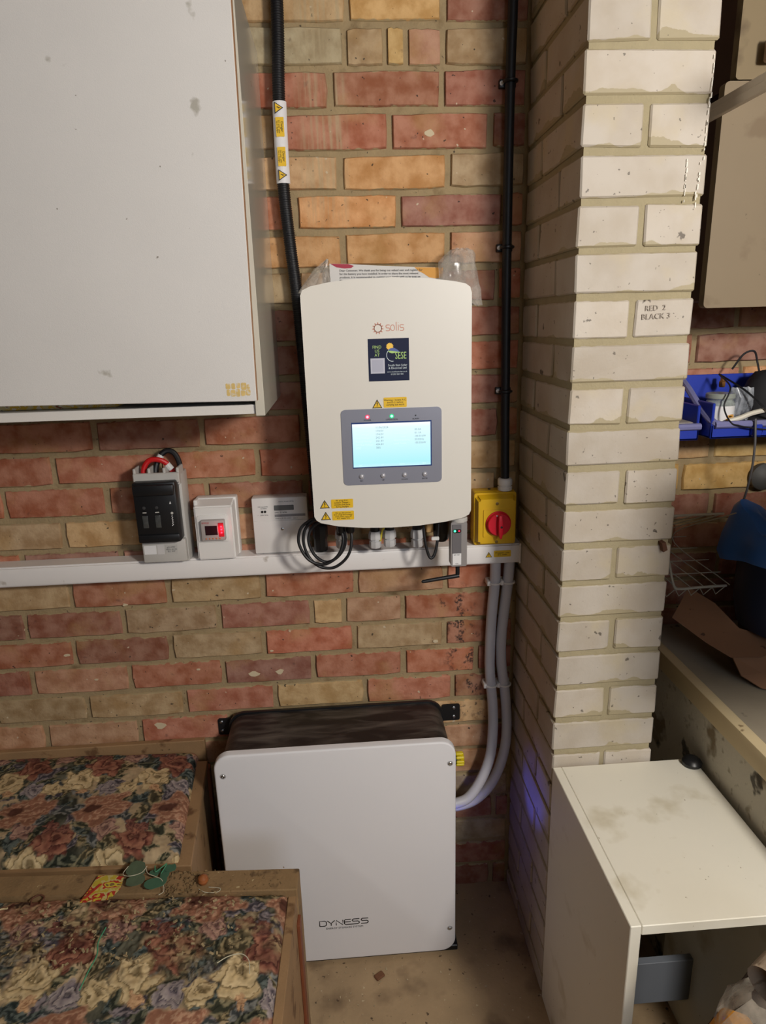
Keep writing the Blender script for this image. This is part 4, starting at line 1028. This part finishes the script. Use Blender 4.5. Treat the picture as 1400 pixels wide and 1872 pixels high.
# front stool
ft = thing('box_stool', 'front floral box seat with leaf litter along its wooden back rail', 'stool', (.05, -.62, 0), 'floral box seats')
X0, X1 = -.42, .408
obj('side_panel', box(X1-.016, X1, -.86, -.416, .0, .482, .0015, 1, mx=fm), M_wood, ft)
obj('side_panel', box(X0, X0+.016, -.86, -.416, .0, .482, .0015, 1, mx=fm), M_wood, ft)
obj('front_panel', box(X0+.016, X1-.016, -.86, -.842, .0, .482, mx=fm), M_wood, ft)
obj('corner_batten', box(X1, X1+.006, -.50, -.474, .0, .44, .001, 1, mx=fm), M_woodr, ft)
rail = obj('back_rail', box(X0, X1+.002, -.4735, -.4215, .0, .4985, .002, 1, mx=fm), M_woodtop, ft)
obj('lid_board', box(X0, X1-.004, -.862, -.475, .455, .470, mx=fm), M_wood, ft)
cushion(ft, X0, .392, -.858, -.470, .505, lattice(.82, .39, .812-.065, .210), 22, .9, True, mx=fm)

# litter on the front stool's rail
zt = .4990
M_foil = mat('green_felt', (66, 104, 82), .7, .2, 60); M_foil2 = mat('dusty_green_felt', (82, 98, 76), .8, .3, 60)
def leafset(name, blobs, label, mt, seed):
    bm = bmesh.new(); rn = random.Random(seed)
    for cx_, cy_, rx, ry, th in blobs:
        pts = []
        for k in range(14):
            a_ = 2*PI*k/14; r_ = 1-.12*math.cos(2*a_)+rn.uniform(-.05, .05); pts.append((cx_+rx*r_*math.cos(a_)*math.cos(th)-ry*r_*math.sin(a_)*math.sin(th), cy_+rx*r_*math.cos(a_)*math.sin(th)+ry*r_*math.sin(a_)*math.cos(th)))
        top = [bm.verts.new((x, y, zt+.004+.004*rn.random()+.006*math.hypot(x-cx_, y-cy_)/.02)) for x, y in pts]; bot = [bm.verts.new((v.co.x, v.co.y, v.co.z-.0012)) for v in top]
        bm.faces.new(top); bm.faces.new(bot[::-1])
        for k in range(14): bm.faces.new((top[k], top[(k+1) % 14], bot[(k+1) % 14], bot[k]))
    return solo(obj(name, bm, mt), label, 'leaf')
leafset('fabric_leaf', [(.092, -.408, .021, .019, .4), (.098, -.434, .020, .013, .2)], 'dusty green felt leaf beside the yellow wrapper scrap', M_foil2, 1)
leafset('fabric_leaf', [(.138, -.444, .024, .012, .1), (.158, -.408, .013, .009, .2), (.150, -.422, .010, .011, .2), (.130, -.415, .012, .008, .5)], 'bright green felt leaf cluster tangled with pale thread', M_foil, 2)
scr_ = bmesh.new(); pts = [(.004, -.4700), (.060, -.4700), (.074, -.4500), (.070, -.4150), (.052, -.4125), (.022, -.4140), (.012, -.4350)]
prism([(x, -y) for x, y in pts], 0, .0012, into=scr_, axis='z', mx=Matrix.Translation((0, 0, zt+.0035)) @ Matrix.Scale(1, 4))
sc0 = thing('wrapper_scrap', 'torn red and yellow printed wrapper scrap on the front stool rail', 'wrapper', (.035, -.44, zt))
mscr, nt, N, L, P = newmat('red_yellow_print'); g = N.new('ShaderNodeNewGeometry'); n = N.new('ShaderNodeTexNoise'); n.inputs['Scale'].default_value = 48; n.inputs['Detail'].default_value = 2; L.new(g.outputs['Position'], n.inputs[0])
cr = N.new('ShaderNodeValToRGB'); cr.color_ramp.interpolation = 'CONSTANT'
for pos, c in ((0, (190, 170, 60)), (.43, (200, 186, 120)), (.50, (178, 54, 40)), (.56, (204, 186, 64)), (.64, (130, 104, 66))):
    e = cr.color_ramp.elements.new(pos) if pos else cr.color_ramp.elements[0]; e.color = srgb(*c)
L.new(n.outputs['Fac'], cr.inputs[0]); L.new(cr.outputs[0], P.inputs['Base Color'])
bmx = bmesh.new(); tv = [bmx.verts.new((x, y, zt+.003+.003*(i % 3))) for i, (x, y) in enumerate(pts)]; bv = [bmx.verts.new((v.co.x, v.co.y, v.co.z-.001)) for v in tv]
bmx.faces.new(tv); bmx.faces.new(bv[::-1])
for k in range(len(pts)): bmx.faces.new((tv[k], tv[(k+1) % len(pts)], bv[(k+1) % len(pts)], bv[k]))
scr_.free(); obj('printed_paper', bmx, mscr, sc0)
obj('red_stripe', prism([(0, 0), (.006, .002), (.026, .034), (.020, .034)], 0, .0008, axis='z', mx=Matrix.Translation((.010, -.468, zt+.0085))), mat('stripe_red', (176, 52, 40), .6), sc0)
solo(obj('nut_shell', lathe([(.001, 0), (.008, .002), (.0105, .008), (.009, .014), (.004, .018), (.001, .019)], (.228, -.444, zt+.001), 'z', 12), mat('nut_brown', (150, 88, 46), .5, .2, 80)), 'small brown nut shell on the front stool rail', 'nut shell')
M_thr = mat('pale_thread', (196, 190, 166), .9); M_thg = mat('green_thread', (70, 140, 104), .9)
def thread(path, m, label, r=.0007): return solo(obj('thread', tube(spline(path, 6), r, 5), m), label, 'thread')
thread([(.110, -.405, .5115), (.118, -.420, .5105), (.135, -.430, .5110), (.150, -.440, .5105), (.158, -.462, .5070), (.150, -.469, .5050)], M_thr, 'pale thread crossing the green felt leaf cluster')
thread([(.075, -.400, .512), (.070, -.418, .511), (.085, -.425, .512), (.105, -.418, .511), (.112, -.403, .512)], M_thr, 'pale thread looped over the dusty green felt leaf')
thread([(.128, -.405, .513), (.133, -.420, .513), (.142, -.412, .514), (.150, -.402, .513), (.145, -.425, .513)], M_thg, 'green thread knotted on the bright felt leaf cluster', .0011)
thread([(.222, -.458, .501), (.236, -.466, .500), (.258, -.468, .5005), (.262, -.460, .501), (.240, -.455, .501)], M_thr, 'pale thread looped below the brown nut shell')
thread([(.080, -.545, .519), (.077, -.575, .520), (.083, -.60, .520), (.079, -.63, .520), (.076, -.66, .519)], M_thg, 'long green thread lying across the front stool cushion', .0012)
thread([(.287, -.632, .519), (.305, -.622, .520), (.326, -.620, .520), (.339, -.632, .519), (.343, -.655, .518)], M_thr, 'curved pale thread on the front cushion near its right edge', .0008)
thread([(-.160, -.520, .518), (-.148, -.500, .517), (-.132, -.486, .515), (-.118, -.480, .512)], mat('straw_cream', (200, 184, 142), .8), 'cream straw strip at the left of the front cushion', .0016)
thread([(-.085, -.466, .5005), (-.088, -.452, .502), (-.076, -.446, .5035), (-.066, -.452, .502), (-.069, -.463, .5005)], mat('rust_brown', (96, 58, 40), .8), 'curled rusty sliver on the front stool rail', .0016)
cb_ = bmesh.new(); rn = random.Random(9)
def chips(bm, n, x0, x1, y0, y1, zf, s0, s1):
    for _ in range(n):
        x, y, s_0 = rn.uniform(x0, x1), rn.uniform(y0, y1), rn.uniform(s0, s1); z_ = zf(x, y)
        box(-s_0, s_0, -s_0*.5, s_0*.5, -s_0*.2, s_0*.2, mx=Matrix.Translation((x, y, z_)) @ Euler((rn.uniform(-.6, .6), rn.uniform(-.6, .6), rn.uniform(0, 6))).to_matrix().to_4x4(), into=bm)
chips(cb_, 110, .155, .235, -.468, -.410, lambda x, y: zt+.0015, .0012, .0035)
chips(cb_, 50, .235, .38, -.468, -.410, lambda x, y: zt+.0012, .0006, .0016)
obj('crumb_litter', cb_, mat('dry_litter', (120, 98, 66), .9, .5, 300), None); tag(bpy.data.objects['crumb_litter'], 'dry plant crumbs scattered on the front stool rail', 'crumbs', kind='stuff')
cb_ = bmesh.new()
chips(cb_, 260, -.16, .32, -.62, -.485, lambda x, y: .5185, .0012, .0040)
tag(obj('leaf_litter', cb_, mat('pale_litter', (150, 132, 98), .9, .55, 200)), 'pale dry leaf bits strewn over the front stool cushion', 'litter', kind='stuff')

# ------------------------------------------------------------------ low white cabinet (lower right)
wc = thing('low_cabinet', 'open fronted white laminate cabinet standing against the brick pillar', 'cabinet', (1.09, -.53, 0))
M_wlam = mat('cream_white_laminate', (230, 226, 212), .5, .05, 5, .06, 700, spots=[((196, 186, 160), 9, .58, .14), ((120, 96, 60), 110, .735, .02)])
zt2 = .623
obj('side_panel', box(.939, .957, -.719, -.335, 0, zt2, .0012, 1), M_wlam, wc)
obj('side_panel', box(1.222, 1.240, -.719, -.335, 0, zt2-.018, .0012, 1), M_wlam, wc)
obj('top_panel', box(.9575, 1.240, -.719, -.335, zt2-.0185, zt2, .0012, 1), M_wlam, wc)
obj('back_rail', box(.957, 1.222, -.452, -.436, .105, .215, .001, 1), mat('blue_white_board', (120, 126, 136), .6), wc)
M_dirt = mat('dark_crevice', (70, 62, 52), .95, .3, 40)

# ------------------------------------------------------------------ bench in the bay
bn = thing('bench', 'low bench with peeling white side and cream front board under the cardboard', 'bench', (1.5, -.35, 0))
m = mat('peeling_paint', (200, 194, 178), .85, .12, 10, .5, 120, spots=[((120, 100, 70), 9, .56, .06), ((48, 42, 36), 16, .61, .05), ((150, 140, 120), 40, .6, .1)])
obj('side_board', box(1.252, 1.270, -.80, -.004, 0, .728, .001, 1), m, bn)
obj('edge_board', box(1.247, 1.272, -.82, -.004, .7295, .774, .003, 2), mat('cream_board', (206, 188, 150), .6, .08, 12, spots=[((120, 96, 66), 30, .68, .05)]), bn)
obj('seat_board', box(1.272, 1.84, -.81, -.004, .752, .771, .001, 1), mat('dusty_bench_top', (150, 140, 122), .9, .2, 12, spots=[((60, 54, 46), 20, .66, .05)]), bn)
obj('end_board', box(1.270, 1.84, -.80, -.782, 0, .752), m, bn)
solo(obj('black_socket', lathe([(.010, 0), (.019, .002), (.020, .008), (.016, .014), (.010, .017), (.004, .018)], (1.2265, -.356, .6235), 'z', 14), M_black), 'small black rubber cap sitting on the low cabinet back corner', 'cap')

# blue trays on the wall
M_blue = mat('blue_plastic', (34, 58, 170), .4, .06, 20)
M_bluerim = mat('dusty_blue_rim', (120, 122, 170), .7, .15, 40)
def tray(name, x0, x1, z0, z1, dep, label, rim=True):
    t = thing(name, label, 'tray', ((x0+x1)/2, -dep/2, z0), 'blue trays on the bay wall')
    b_ = bmesh.new()
    box(x0, x1, -dep, -.008, z0, z0+.006, .002, 1, into=b_)
    box(x0, x0+.006, -dep, -.008, z0, z0+.075, .002, 1, into=b_); box(x1-.006, x1, -dep, -.008, z0, z0+.075, .002, 1, into=b_)
    box(x0, x1, -dep, -dep+.006, z0, z0+.030, .002, 1, into=b_)
    obj('bin', b_, M_blue, t)
    obj('back_plate', box(x0, x1, -.012, -.0072, z0, z1, .001, 1), M_blue, t)
    pts_ = [(x0+.003, -.012, z1-.012), (x0+.001, -.05, z0+.092), (x0+.002, -.10, z0+.060), (x0+.005, -dep+.012, z0+.038), (x0+.016, -dep-.002, z0+.031), (x0+.05, -dep-.003, z0+.030), (x1, -dep-.003, z0+.030)]
    obj('rolled_rim', tube(spline(pts_, 8), .0075, 8), M_bluerim, t)
    lug = bmesh.new()
    for k in range(int((x1-x0-.06)/.075)):
        box(x0+.085+.075*k, x0+.107+.075*k, -dep-.012, -dep-.0005, z0+.004, z0+.030, .003, 1, into=lug)
    obj('front_lug', lug, M_blue, t)
    return t
tray('storage_tray', 1.306, 1.80, 1.270, 1.392, .155, 'large blue plastic tray holding a jar and loose cables')
tray('storage_tray', 1.10, 1.300, 1.262, 1.345, .120, 'small dusty blue tray half hidden behind the white pillar')
solo(obj('dust_mat', box(1.110, 1.292, -.112, -.014, 1.2685, 1.3005, .004, 2), mat('grey_felt', (150, 144, 140), .95, .3, 150, .8, 300)), 'grey dusty felt pad lying in the small blue tray', 'pad')
jr = thing('glass_jar', 'glass jar with white biscuit label standing in the large blue tray', 'jar', (1.352, -.095, 1.277))
M_glass = film('jar_glass', (190, 200, 196), .45, .08)
obj('jar_body', lathe([(.026, 0), (.030, .003), (.030, .062), (.026, .068), (.027, .072)], (1.352, -.098, 1.2765), 'z', 24), M_glass, jr)
obj('jar_lid', lathe([(.0285, 0), (.0295, .001), (.0295, .009), (.028, .011), (.001, .011)], (1.352, -.098, 1.3485), 'z', 24), mat('clear_lid', (150, 156, 150), .3), jr)
lbm = bmesh.new(); R_ = []
for z in (1.282, 1.334):
    R_.append([lbm.verts.new((1.352+.0306*math.sin(a_), -.098-.0306*math.cos(a_), z)) for a_ in [math.radians(-95+190*k/16) for k in range(17)]])
for k in range(16): lbm.faces.new((R_[0][k], R_[0][k+1], R_[1][k+1], R_[1][k]))
jl = obj('jar_label', lbm, M_whitel, jr)
bsc = bmesh.new()
for dx, dz, an_ in ((-.002, .004, .3), (.004, .001, -.3), (-.003, -.003, .1), (.003, -.006, .2)):
    prism([(1.362+dx+.0085*math.cos(q)*math.cos(an_)-.0026*math.sin(q)*math.sin(an_), 1.309+dz+.0085*math.cos(q)*math.sin(an_)+.0026*math.sin(q)*math.cos(an_)) for q in [2*PI*k/10 for k in range(10)]], -.1293, -.1270, into=bsc)
obj('biscuit_print', bsc, mat('biscuit_brown', (206, 150, 62), .6), jl)
crumpled([(1.300, 1.372, 1.420, -.10, .02), (1.330, 1.378, 1.430, -.10, .03), (1.350, 1.380, 1.436, -.10, .03), (1.370, 1.372, 1.440, -.10, .015)], 'clear_wrapper', film('clear_film_dull', (180, 186, 196), .40, .2), 'clear film wrapper propped beside the jar in the blue tray', 'wrapper', 8)
bmk = bmesh.new()
lathe([(.04, 0), (.055, .02), (.052, .07), (.040, .105), (.020, .125), (.002, .128)], (1.462, -.085, 1.277), 'z', 12, into=bmk)
for v in bmk.verts: v.co += Vector((rn.uniform(-.006, .006), rn.uniform(-.006, .006), rn.uniform(-.003, .003)))
solo(obj('cloth_bundle', bmk, mat('black_cloth', (26, 26, 30), .8, .3, 60)), 'bundle of black cloth heaped in the large blue tray', 'bundle')
def wire(name, path, r, m, label): return solo(obj(name, tube(spline(path, 8), r, 8), m), label, 'cable')
wire('white_cable', [(1.348, -.148, 1.306), (1.37, -.15, 1.312), (1.40, -.15, 1.322), (1.45, -.148, 1.328), (1.55, -.145, 1.328), (1.70, -.14, 1.326)], .0052, mat('white_cable', (214, 210, 196), .4), 'thick white cable with frayed end across the blue tray')
wire('thin_cable', [(1.366, -.060, 1.396), (1.392, -.12, 1.366), (1.416, -.158, 1.332), (1.440, -.163, 1.312), (1.47, -.165, 1.296), (1.50, -.166, 1.285)], .0022, M_rubber, 'thin black cable slanting down over the blue tray front')
wire('thin_cable', [(1.366, -.060, 1.396), (1.352, -.132, 1.374), (1.338, -.140, 1.336), (1.342, -.163, 1.306), (1.36, -.167, 1.298), (1.395, -.169, 1.291), (1.42, -.171, 1.288)], .0017, M_rubber, 'thin black cable curling around the jar in the tray')
wire('hanging_cable', [(1.392, -.169, 1.312), (1.393, -.173, 1.28), (1.396, -.172, 1.25), (1.400, -.165, 1.20), (1.402, -.150, 1.14), (1.402, -.13, 1.08)], .0024, mat('grey_cable', (90, 90, 94), .5), 'grey cable hanging from the blue tray down to the blue bag')
wire('black_lead', [(1.40, -.05, 1.405), (1.42, -.055, 1.437), (1.44, -.06, 1.443), (1.450, -.06, 1.42), (1.452, -.07, 1.395)], .0022, M_rubber, 'short black lead arching above the black cloth bundle')
solo(obj('brass_fitting', lathe([(.006, 0), (.0075, .003), (.0075, .012), (.005, .015), (.005, .024)], (1.384, -.045, 1.366), 'z', 6), mat('brass', (150, 106, 60), .4, metal=.7)), 'little brass fitting behind the jar in the tray', 'fitting')
solo(obj('grey_duct_cap', lathe([(.030, 0), (.032, .004), (.032, .016), (.022, .026), (.001, .030)], (1.528, -.004, 1.148), 'y', 20), mat('grey_cap', (84, 84, 84), .6)), 'dark round cap on the yellow bricks below the tray', 'cap')

# cream cupboard and bracket high in the bay
ck = thing('cream_cupboard', 'dull cream hanging cupboard with rounded corner right of the pillar', 'cupboard', (1.5, -.12, 1.535))
m = mat('dull_cream', (124, 108, 84), .6, .08, 6, spots=[((86, 72, 54), 70, .72, .03), ((110, 92, 68), 14, .64, .08)])
obj('front_board', prism(rrect(1.205, 1.80, 1.535, 1.903, .008, 4), -.262, -.244, .002, 2), m, ck)
obj('carcass', box(1.222, 1.79, -.244, -.004, 1.548, 1.86, .002, 1), mat('dark_brown_carcass', (66, 40, 30), .7, .2, 20), ck)
ck2 = thing('upper_cupboard', 'grimy cream cupboard above the white bar right of the pillar', 'cupboard', (1.5, -.12, 1.89))
obj('front_board', prism(rrect(1.222, 1.80, 1.905, 2.36, .006, 4), -.262, -.244, .002, 2), mat('grimy_cream', (126, 110, 82), .7, .12, 8, spots=[((84, 68, 48), 12, .56, .12)]), ck2)
obj('carcass', box(1.238, 1.79, -.244, -.004, 1.908, 2.36), bpy.data.materials['dark_brown_carcass'], ck2)
obj('slanted_board', prism([(1.275, 1.952), (1.283, 1.946), (1.306, 1.958), (1.345, 2.05), (1.345, 2.30), (1.262, 2.30), (1.268, 2.05)], -.276, -.262, .002, 1), mat('cream_flap', (138, 120, 88), .7, .08, 10), ck2)
obj('rounded_foot', lathe([(.011, 0), (.0125, .002), (.0125, .030), (.010, .034)], (1.268, -.285, 1.925), 'z', 14), mat('beige_foot', (150, 124, 104), .6), ck2)
br = bmesh.new(); box(1.188, 1.206, -.70, -.235, 1.858, 1.872, .001, 1, into=br); box(1.186, 1.196, -.70, -.235, 1.846, 1.860, .001, 1, into=br)
solo(obj('angle_bar', br, mat('white_angle', (222, 214, 202), .5, .05, 20)), 'white angle bar running forward from the cream cupboard top', 'bar')

# wire basket
bk = thing('wire_basket', 'white wire basket tipped on its side behind the pillar', 'basket', (1.33, -.12, .90))
M_wire = mat('grey_white_wire', (150, 146, 136), .5)
ptsA = lambda x: [(x+.010, -.200, 1.118), (x-.035, -.03, 1.012), (x+.025, -.185, .948)]
wr = bmesh.new()
for k in range(5):
    x = 1.225+.030*k; tube(spline(ptsA(x), 6), .0013, 5, into=wr)
obj('wire', wr, M_wire, bk)
wr = bmesh.new()
for q in (.0, .25, .5, .75):
    a_, b_ = Vector((0, -.03, 1.012)), Vector((.055, -.185, .948)); p = a_.lerp(b_, q)
    tube([(1.16+p.x, p.y, p.z), (1.345+p.x*.6, p.y, p.z)], .0011, 5, into=wr)
obj('cross_wire', wr, M_wire, bk)
wr = tube([(1.16, -.200, 1.118), (1.328, -.200, 1.118)], .0028, 8)
tube(spline([(1.205, -.20, 1.07), (1.222, -.195, 1.01), (1.240, -.190, .955), (1.256, -.188, .946), (1.30, -.187, .947), (1.362, -.185, .947)], 6), .0030, 8, into=wr)
obj('rim', wr, M_wire, bk)
wr = bmesh.new()
for k in range(6):
    x = 1.19+.028*k; tube([(x, -.186, .945), (x+.014, -.178, .925), (x+.028, -.186, .945)], .0012, 5, into=wr)
obj('zigzag_wire', wr, M_wire, bk)
# blue bag over a tub
tb = thing('bag_lined_tub', 'dark tub with blue bag folded over its rim beside the wire basket', 'tub', (1.50, -.22, .773))
M_bag = mat('blue_bag', (44, 94, 168), .5, .12, 14)
tubm = lathe([(.085, 0), (.118, .006), (.128, .05), (.130, .225), (.126, .225), (.120, .05), (.001, .012)], (1.50, -.235, .863), 'z', 32)
obj('tub', tubm, mat('dark_navy_tub', (24, 34, 58), .4, .2, 20), tb)
obj('support_block', box(1.42, 1.60, -.30, -.15, .7725, .863, .004, 1), mat('dark_carton', (46, 38, 34), .8), tb)
bgm = bmesh.new(); rings = []; NB = 40
for j, (r_, z_) in enumerate(((.150, 1.012), (.158, 1.030), (.152, 1.062), (.140, 1.098), (.128, 1.112), (.100, 1.102), (.07, 1.09), (.002, 1.086))):
    rr_ = []
    for k in range(NB):
        a_ = 2*PI*k/NB; w_ = .012*math.sin(a_*3+1)*(1 if j < 3 else .3)+.006*math.sin(a_*7+2)
        zz = z_+.018*math.sin(a_*2+.6)*(1 if j < 2 else .4)+(.03*math.sin(a_*3+.4) if 3 <= j < 6 else 0)
        rr_.append(bgm.verts.new((1.50+(r_+w_)*math.cos(a_)*1.05, -.235+(r_+w_)*math.sin(a_)*.9, zz)))
    rings.append(rr_)
for a_, b_ in zip(rings, rings[1:]):
    for k in range(NB): bgm.faces.new((a_[k], a_[(k+1) % NB], b_[(k+1) % NB], b_[k]))
obj('folded_bag', bgm, M_bag, tb, smooth=50)
# cardboard
M_card = mat('brown_cardboard', (132, 96, 70), .85, .1, 12, spots=[((70, 50, 38), 34, .66, .03)])
def sheet3(pts, th, m, name, label, cat):
    bm = bmesh.new(); P = [Vector(p) for p in pts]; nrm = (P[1]-P[0]).cross(P[2]-P[0]).normalized()
    t = [bm.verts.new(p) for p in P]; b_ = [bm.verts.new(p-nrm*th) for p in P]
    c = sum(P, Vector())/len(P); tc0 = bm.verts.new(c); bc0 = bm.verts.new(c-nrm*th); n = len(P)
    for k in range(n):
        q = (k+1) % n; bm.faces.new((t[k], t[q], tc0)); bm.faces.new((b_[q], b_[k], bc0)); bm.faces.new((t[k], b_[k], b_[q], t[q]))
    return solo(obj(name, bm, m, None, smooth=20), label, cat)
sheet3([(1.262, -.155, .862), (1.295, -.245, .842), (1.318, -.300, .835), (1.375, -.310, .838), (1.415, -.300, .842), (1.41, -.262, .862), (1.370, -.235, .868), (1.355, -.16, .895), (1.325, -.10, .910)], .004, M_card, 'cardboard_sheet', 'torn brown cardboard sheet lying on the bench', 'cardboard')
sheet3([(1.325, -.290, .834), (1.405, -.300, .838), (1.412, -.330, .805), (1.402, -.345, .775), (1.372, -.330, .776), (1.345, -.300, .790)], .004, M_card, 'cardboard_flap', 'bent cardboard flap standing under the torn sheet', 'cardboard')
crt = bmesh.new()  # out-of-view crate, added to block the lamp and shade pillar and bay
box(1.20, 1.858, -.935, -.815, 1.20, 1.218, .002, 1, into=crt)
box(1.205, 1.223, -.93, -.82, 1.218, 1.455, .002, 1, into=crt); box(1.84, 1.857, -.93, -.82, 1.218, 1.455, .002, 1, into=crt)
box(1.223, 1.84, -.832, -.82, 1.218, 1.455, .002, 1, into=crt); box(1.223, 1.84, -.93, -.918, 1.218, 1.455, .002, 1, into=crt)
solo(obj('unseen_shade_crate', crt, mat('shade_crate_wood', (170, 146, 108), .8, .15, 20)), 'unseen wooden crate added on the right wall to shade the pillar and bay', 'crate')
solo(obj('unseen_shade_carton', box(1.46, 1.82, -.70, -.44, .772, 1.10, .004, 1), mat('shade_carton_grey', (96, 84, 70), .8, .1, 12)), 'unseen tall carton added on the bench to shade the bay', 'carton')  # stands outside the view, added to keep light off the bay

# ------------------------------------------------------------------ clutter in front of the low cabinet
bx = thing('open_carton', 'dark cardboard carton on the floor in front of the low cabinet', 'carton', (1.17, -.95, 0))
rb2 = Matrix.Translation((.962, -.86, 0)) @ Matrix.Rotation(math.radians(-38), 4, 'Z')
obj('carton_body', box(0, .16, -.30, 0, 0, .60, .004, 1, mx=Matrix.Translation((.986, -.855, 0)) @ Matrix.Rotation(math.radians(35), 4, 'Z') @ Matrix.Translation((0, -.0, 0))), mat('dark_carton_board', (60, 46, 38), .85, .15, 20), bx)
crumpled([(.604, .975, 1.09, -.90, .08), (.63, .968, 1.10, -.90, .11), (.66, .975, 1.10, -.90, .11), (.685, .99, 1.09, -.90, .08), (.70, 1.01, 1.07, -.90, .04)], 'clear_bag', film('clear_film_brown', (170, 160, 146), .5, .15), 'clear plastic bag of oddments on the dark carton', 'bag', 12)
solo(obj('orange_sponge', box(.975, 1.02, -.925, -.875, .6045, .655, .006, 2, mx=Matrix.Translation((.997, -.9, .63)) @ Matrix.Rotation(.5, 4, 'Y') @ Matrix.Translation((-.997, .9, -.63))), mat('orange_sponge', (206, 140, 40), .8, .15, 60)), 'orange sponge inside the clear bag on the carton', 'sponge')
solo(obj('green_packet', box(1.035, 1.05, -.92, -.90, .615, .665, .004, 2), mat('pale_green_packet', (120, 130, 96), .6)), 'pale green packet inside the clear bag on the carton', 'packet')
hs = tube(spline([(1.030, -.90, .715), (1.06, -.885, .720), (1.10, -.87, .715), (1.16, -.86, .69)], 6), [.028]*19, 18)
hs.faces.ensure_lookup_table()
big = [f for f in hs.faces if len(f.verts) > 6][0]
r = bmesh.ops.inset_region(hs, faces=[big], thickness=.004); r2_ = bmesh.ops.extrude_face_region(hs, geom=[big])
for v in [e for e in r2_['geom'] if isinstance(e, bmesh.types.BMVert)]: v.co.x += .03
bmesh.ops.delete(hs, geom=[big], context='FACES_ONLY')
solo(obj('cloth_tube', hs, mat('dusty_beige_cloth', (150, 132, 112), .95, .2, 60, .6, 200)), 'dusty beige cloth tube lying over the clear bag', 'tube')

# small stuff on the floor
solo(obj('bark_chip', box(.552, .576, -.262, -.246, .0, .006, .002, 1, mx=Matrix.Translation((.564, -.254, 0)) @ Matrix.Rotation(.6, 4, 'Z') @ Matrix.Translation((-.564, .254, 0))), mat('bark_brown', (110, 72, 48), .9)), 'brown wood chip on the floor before the battery', 'chip')
cb_ = bmesh.new(); chips(cb_, 90, .43, .88, -.42, -.215, lambda x, y: .0012, .0008, .0028)
tag(obj('floor_grit', cb_, mat('pale_grit', (176, 158, 128), .9, .4, 200)), 'pale grit scattered on the concrete floor', 'grit', kind='stuff')
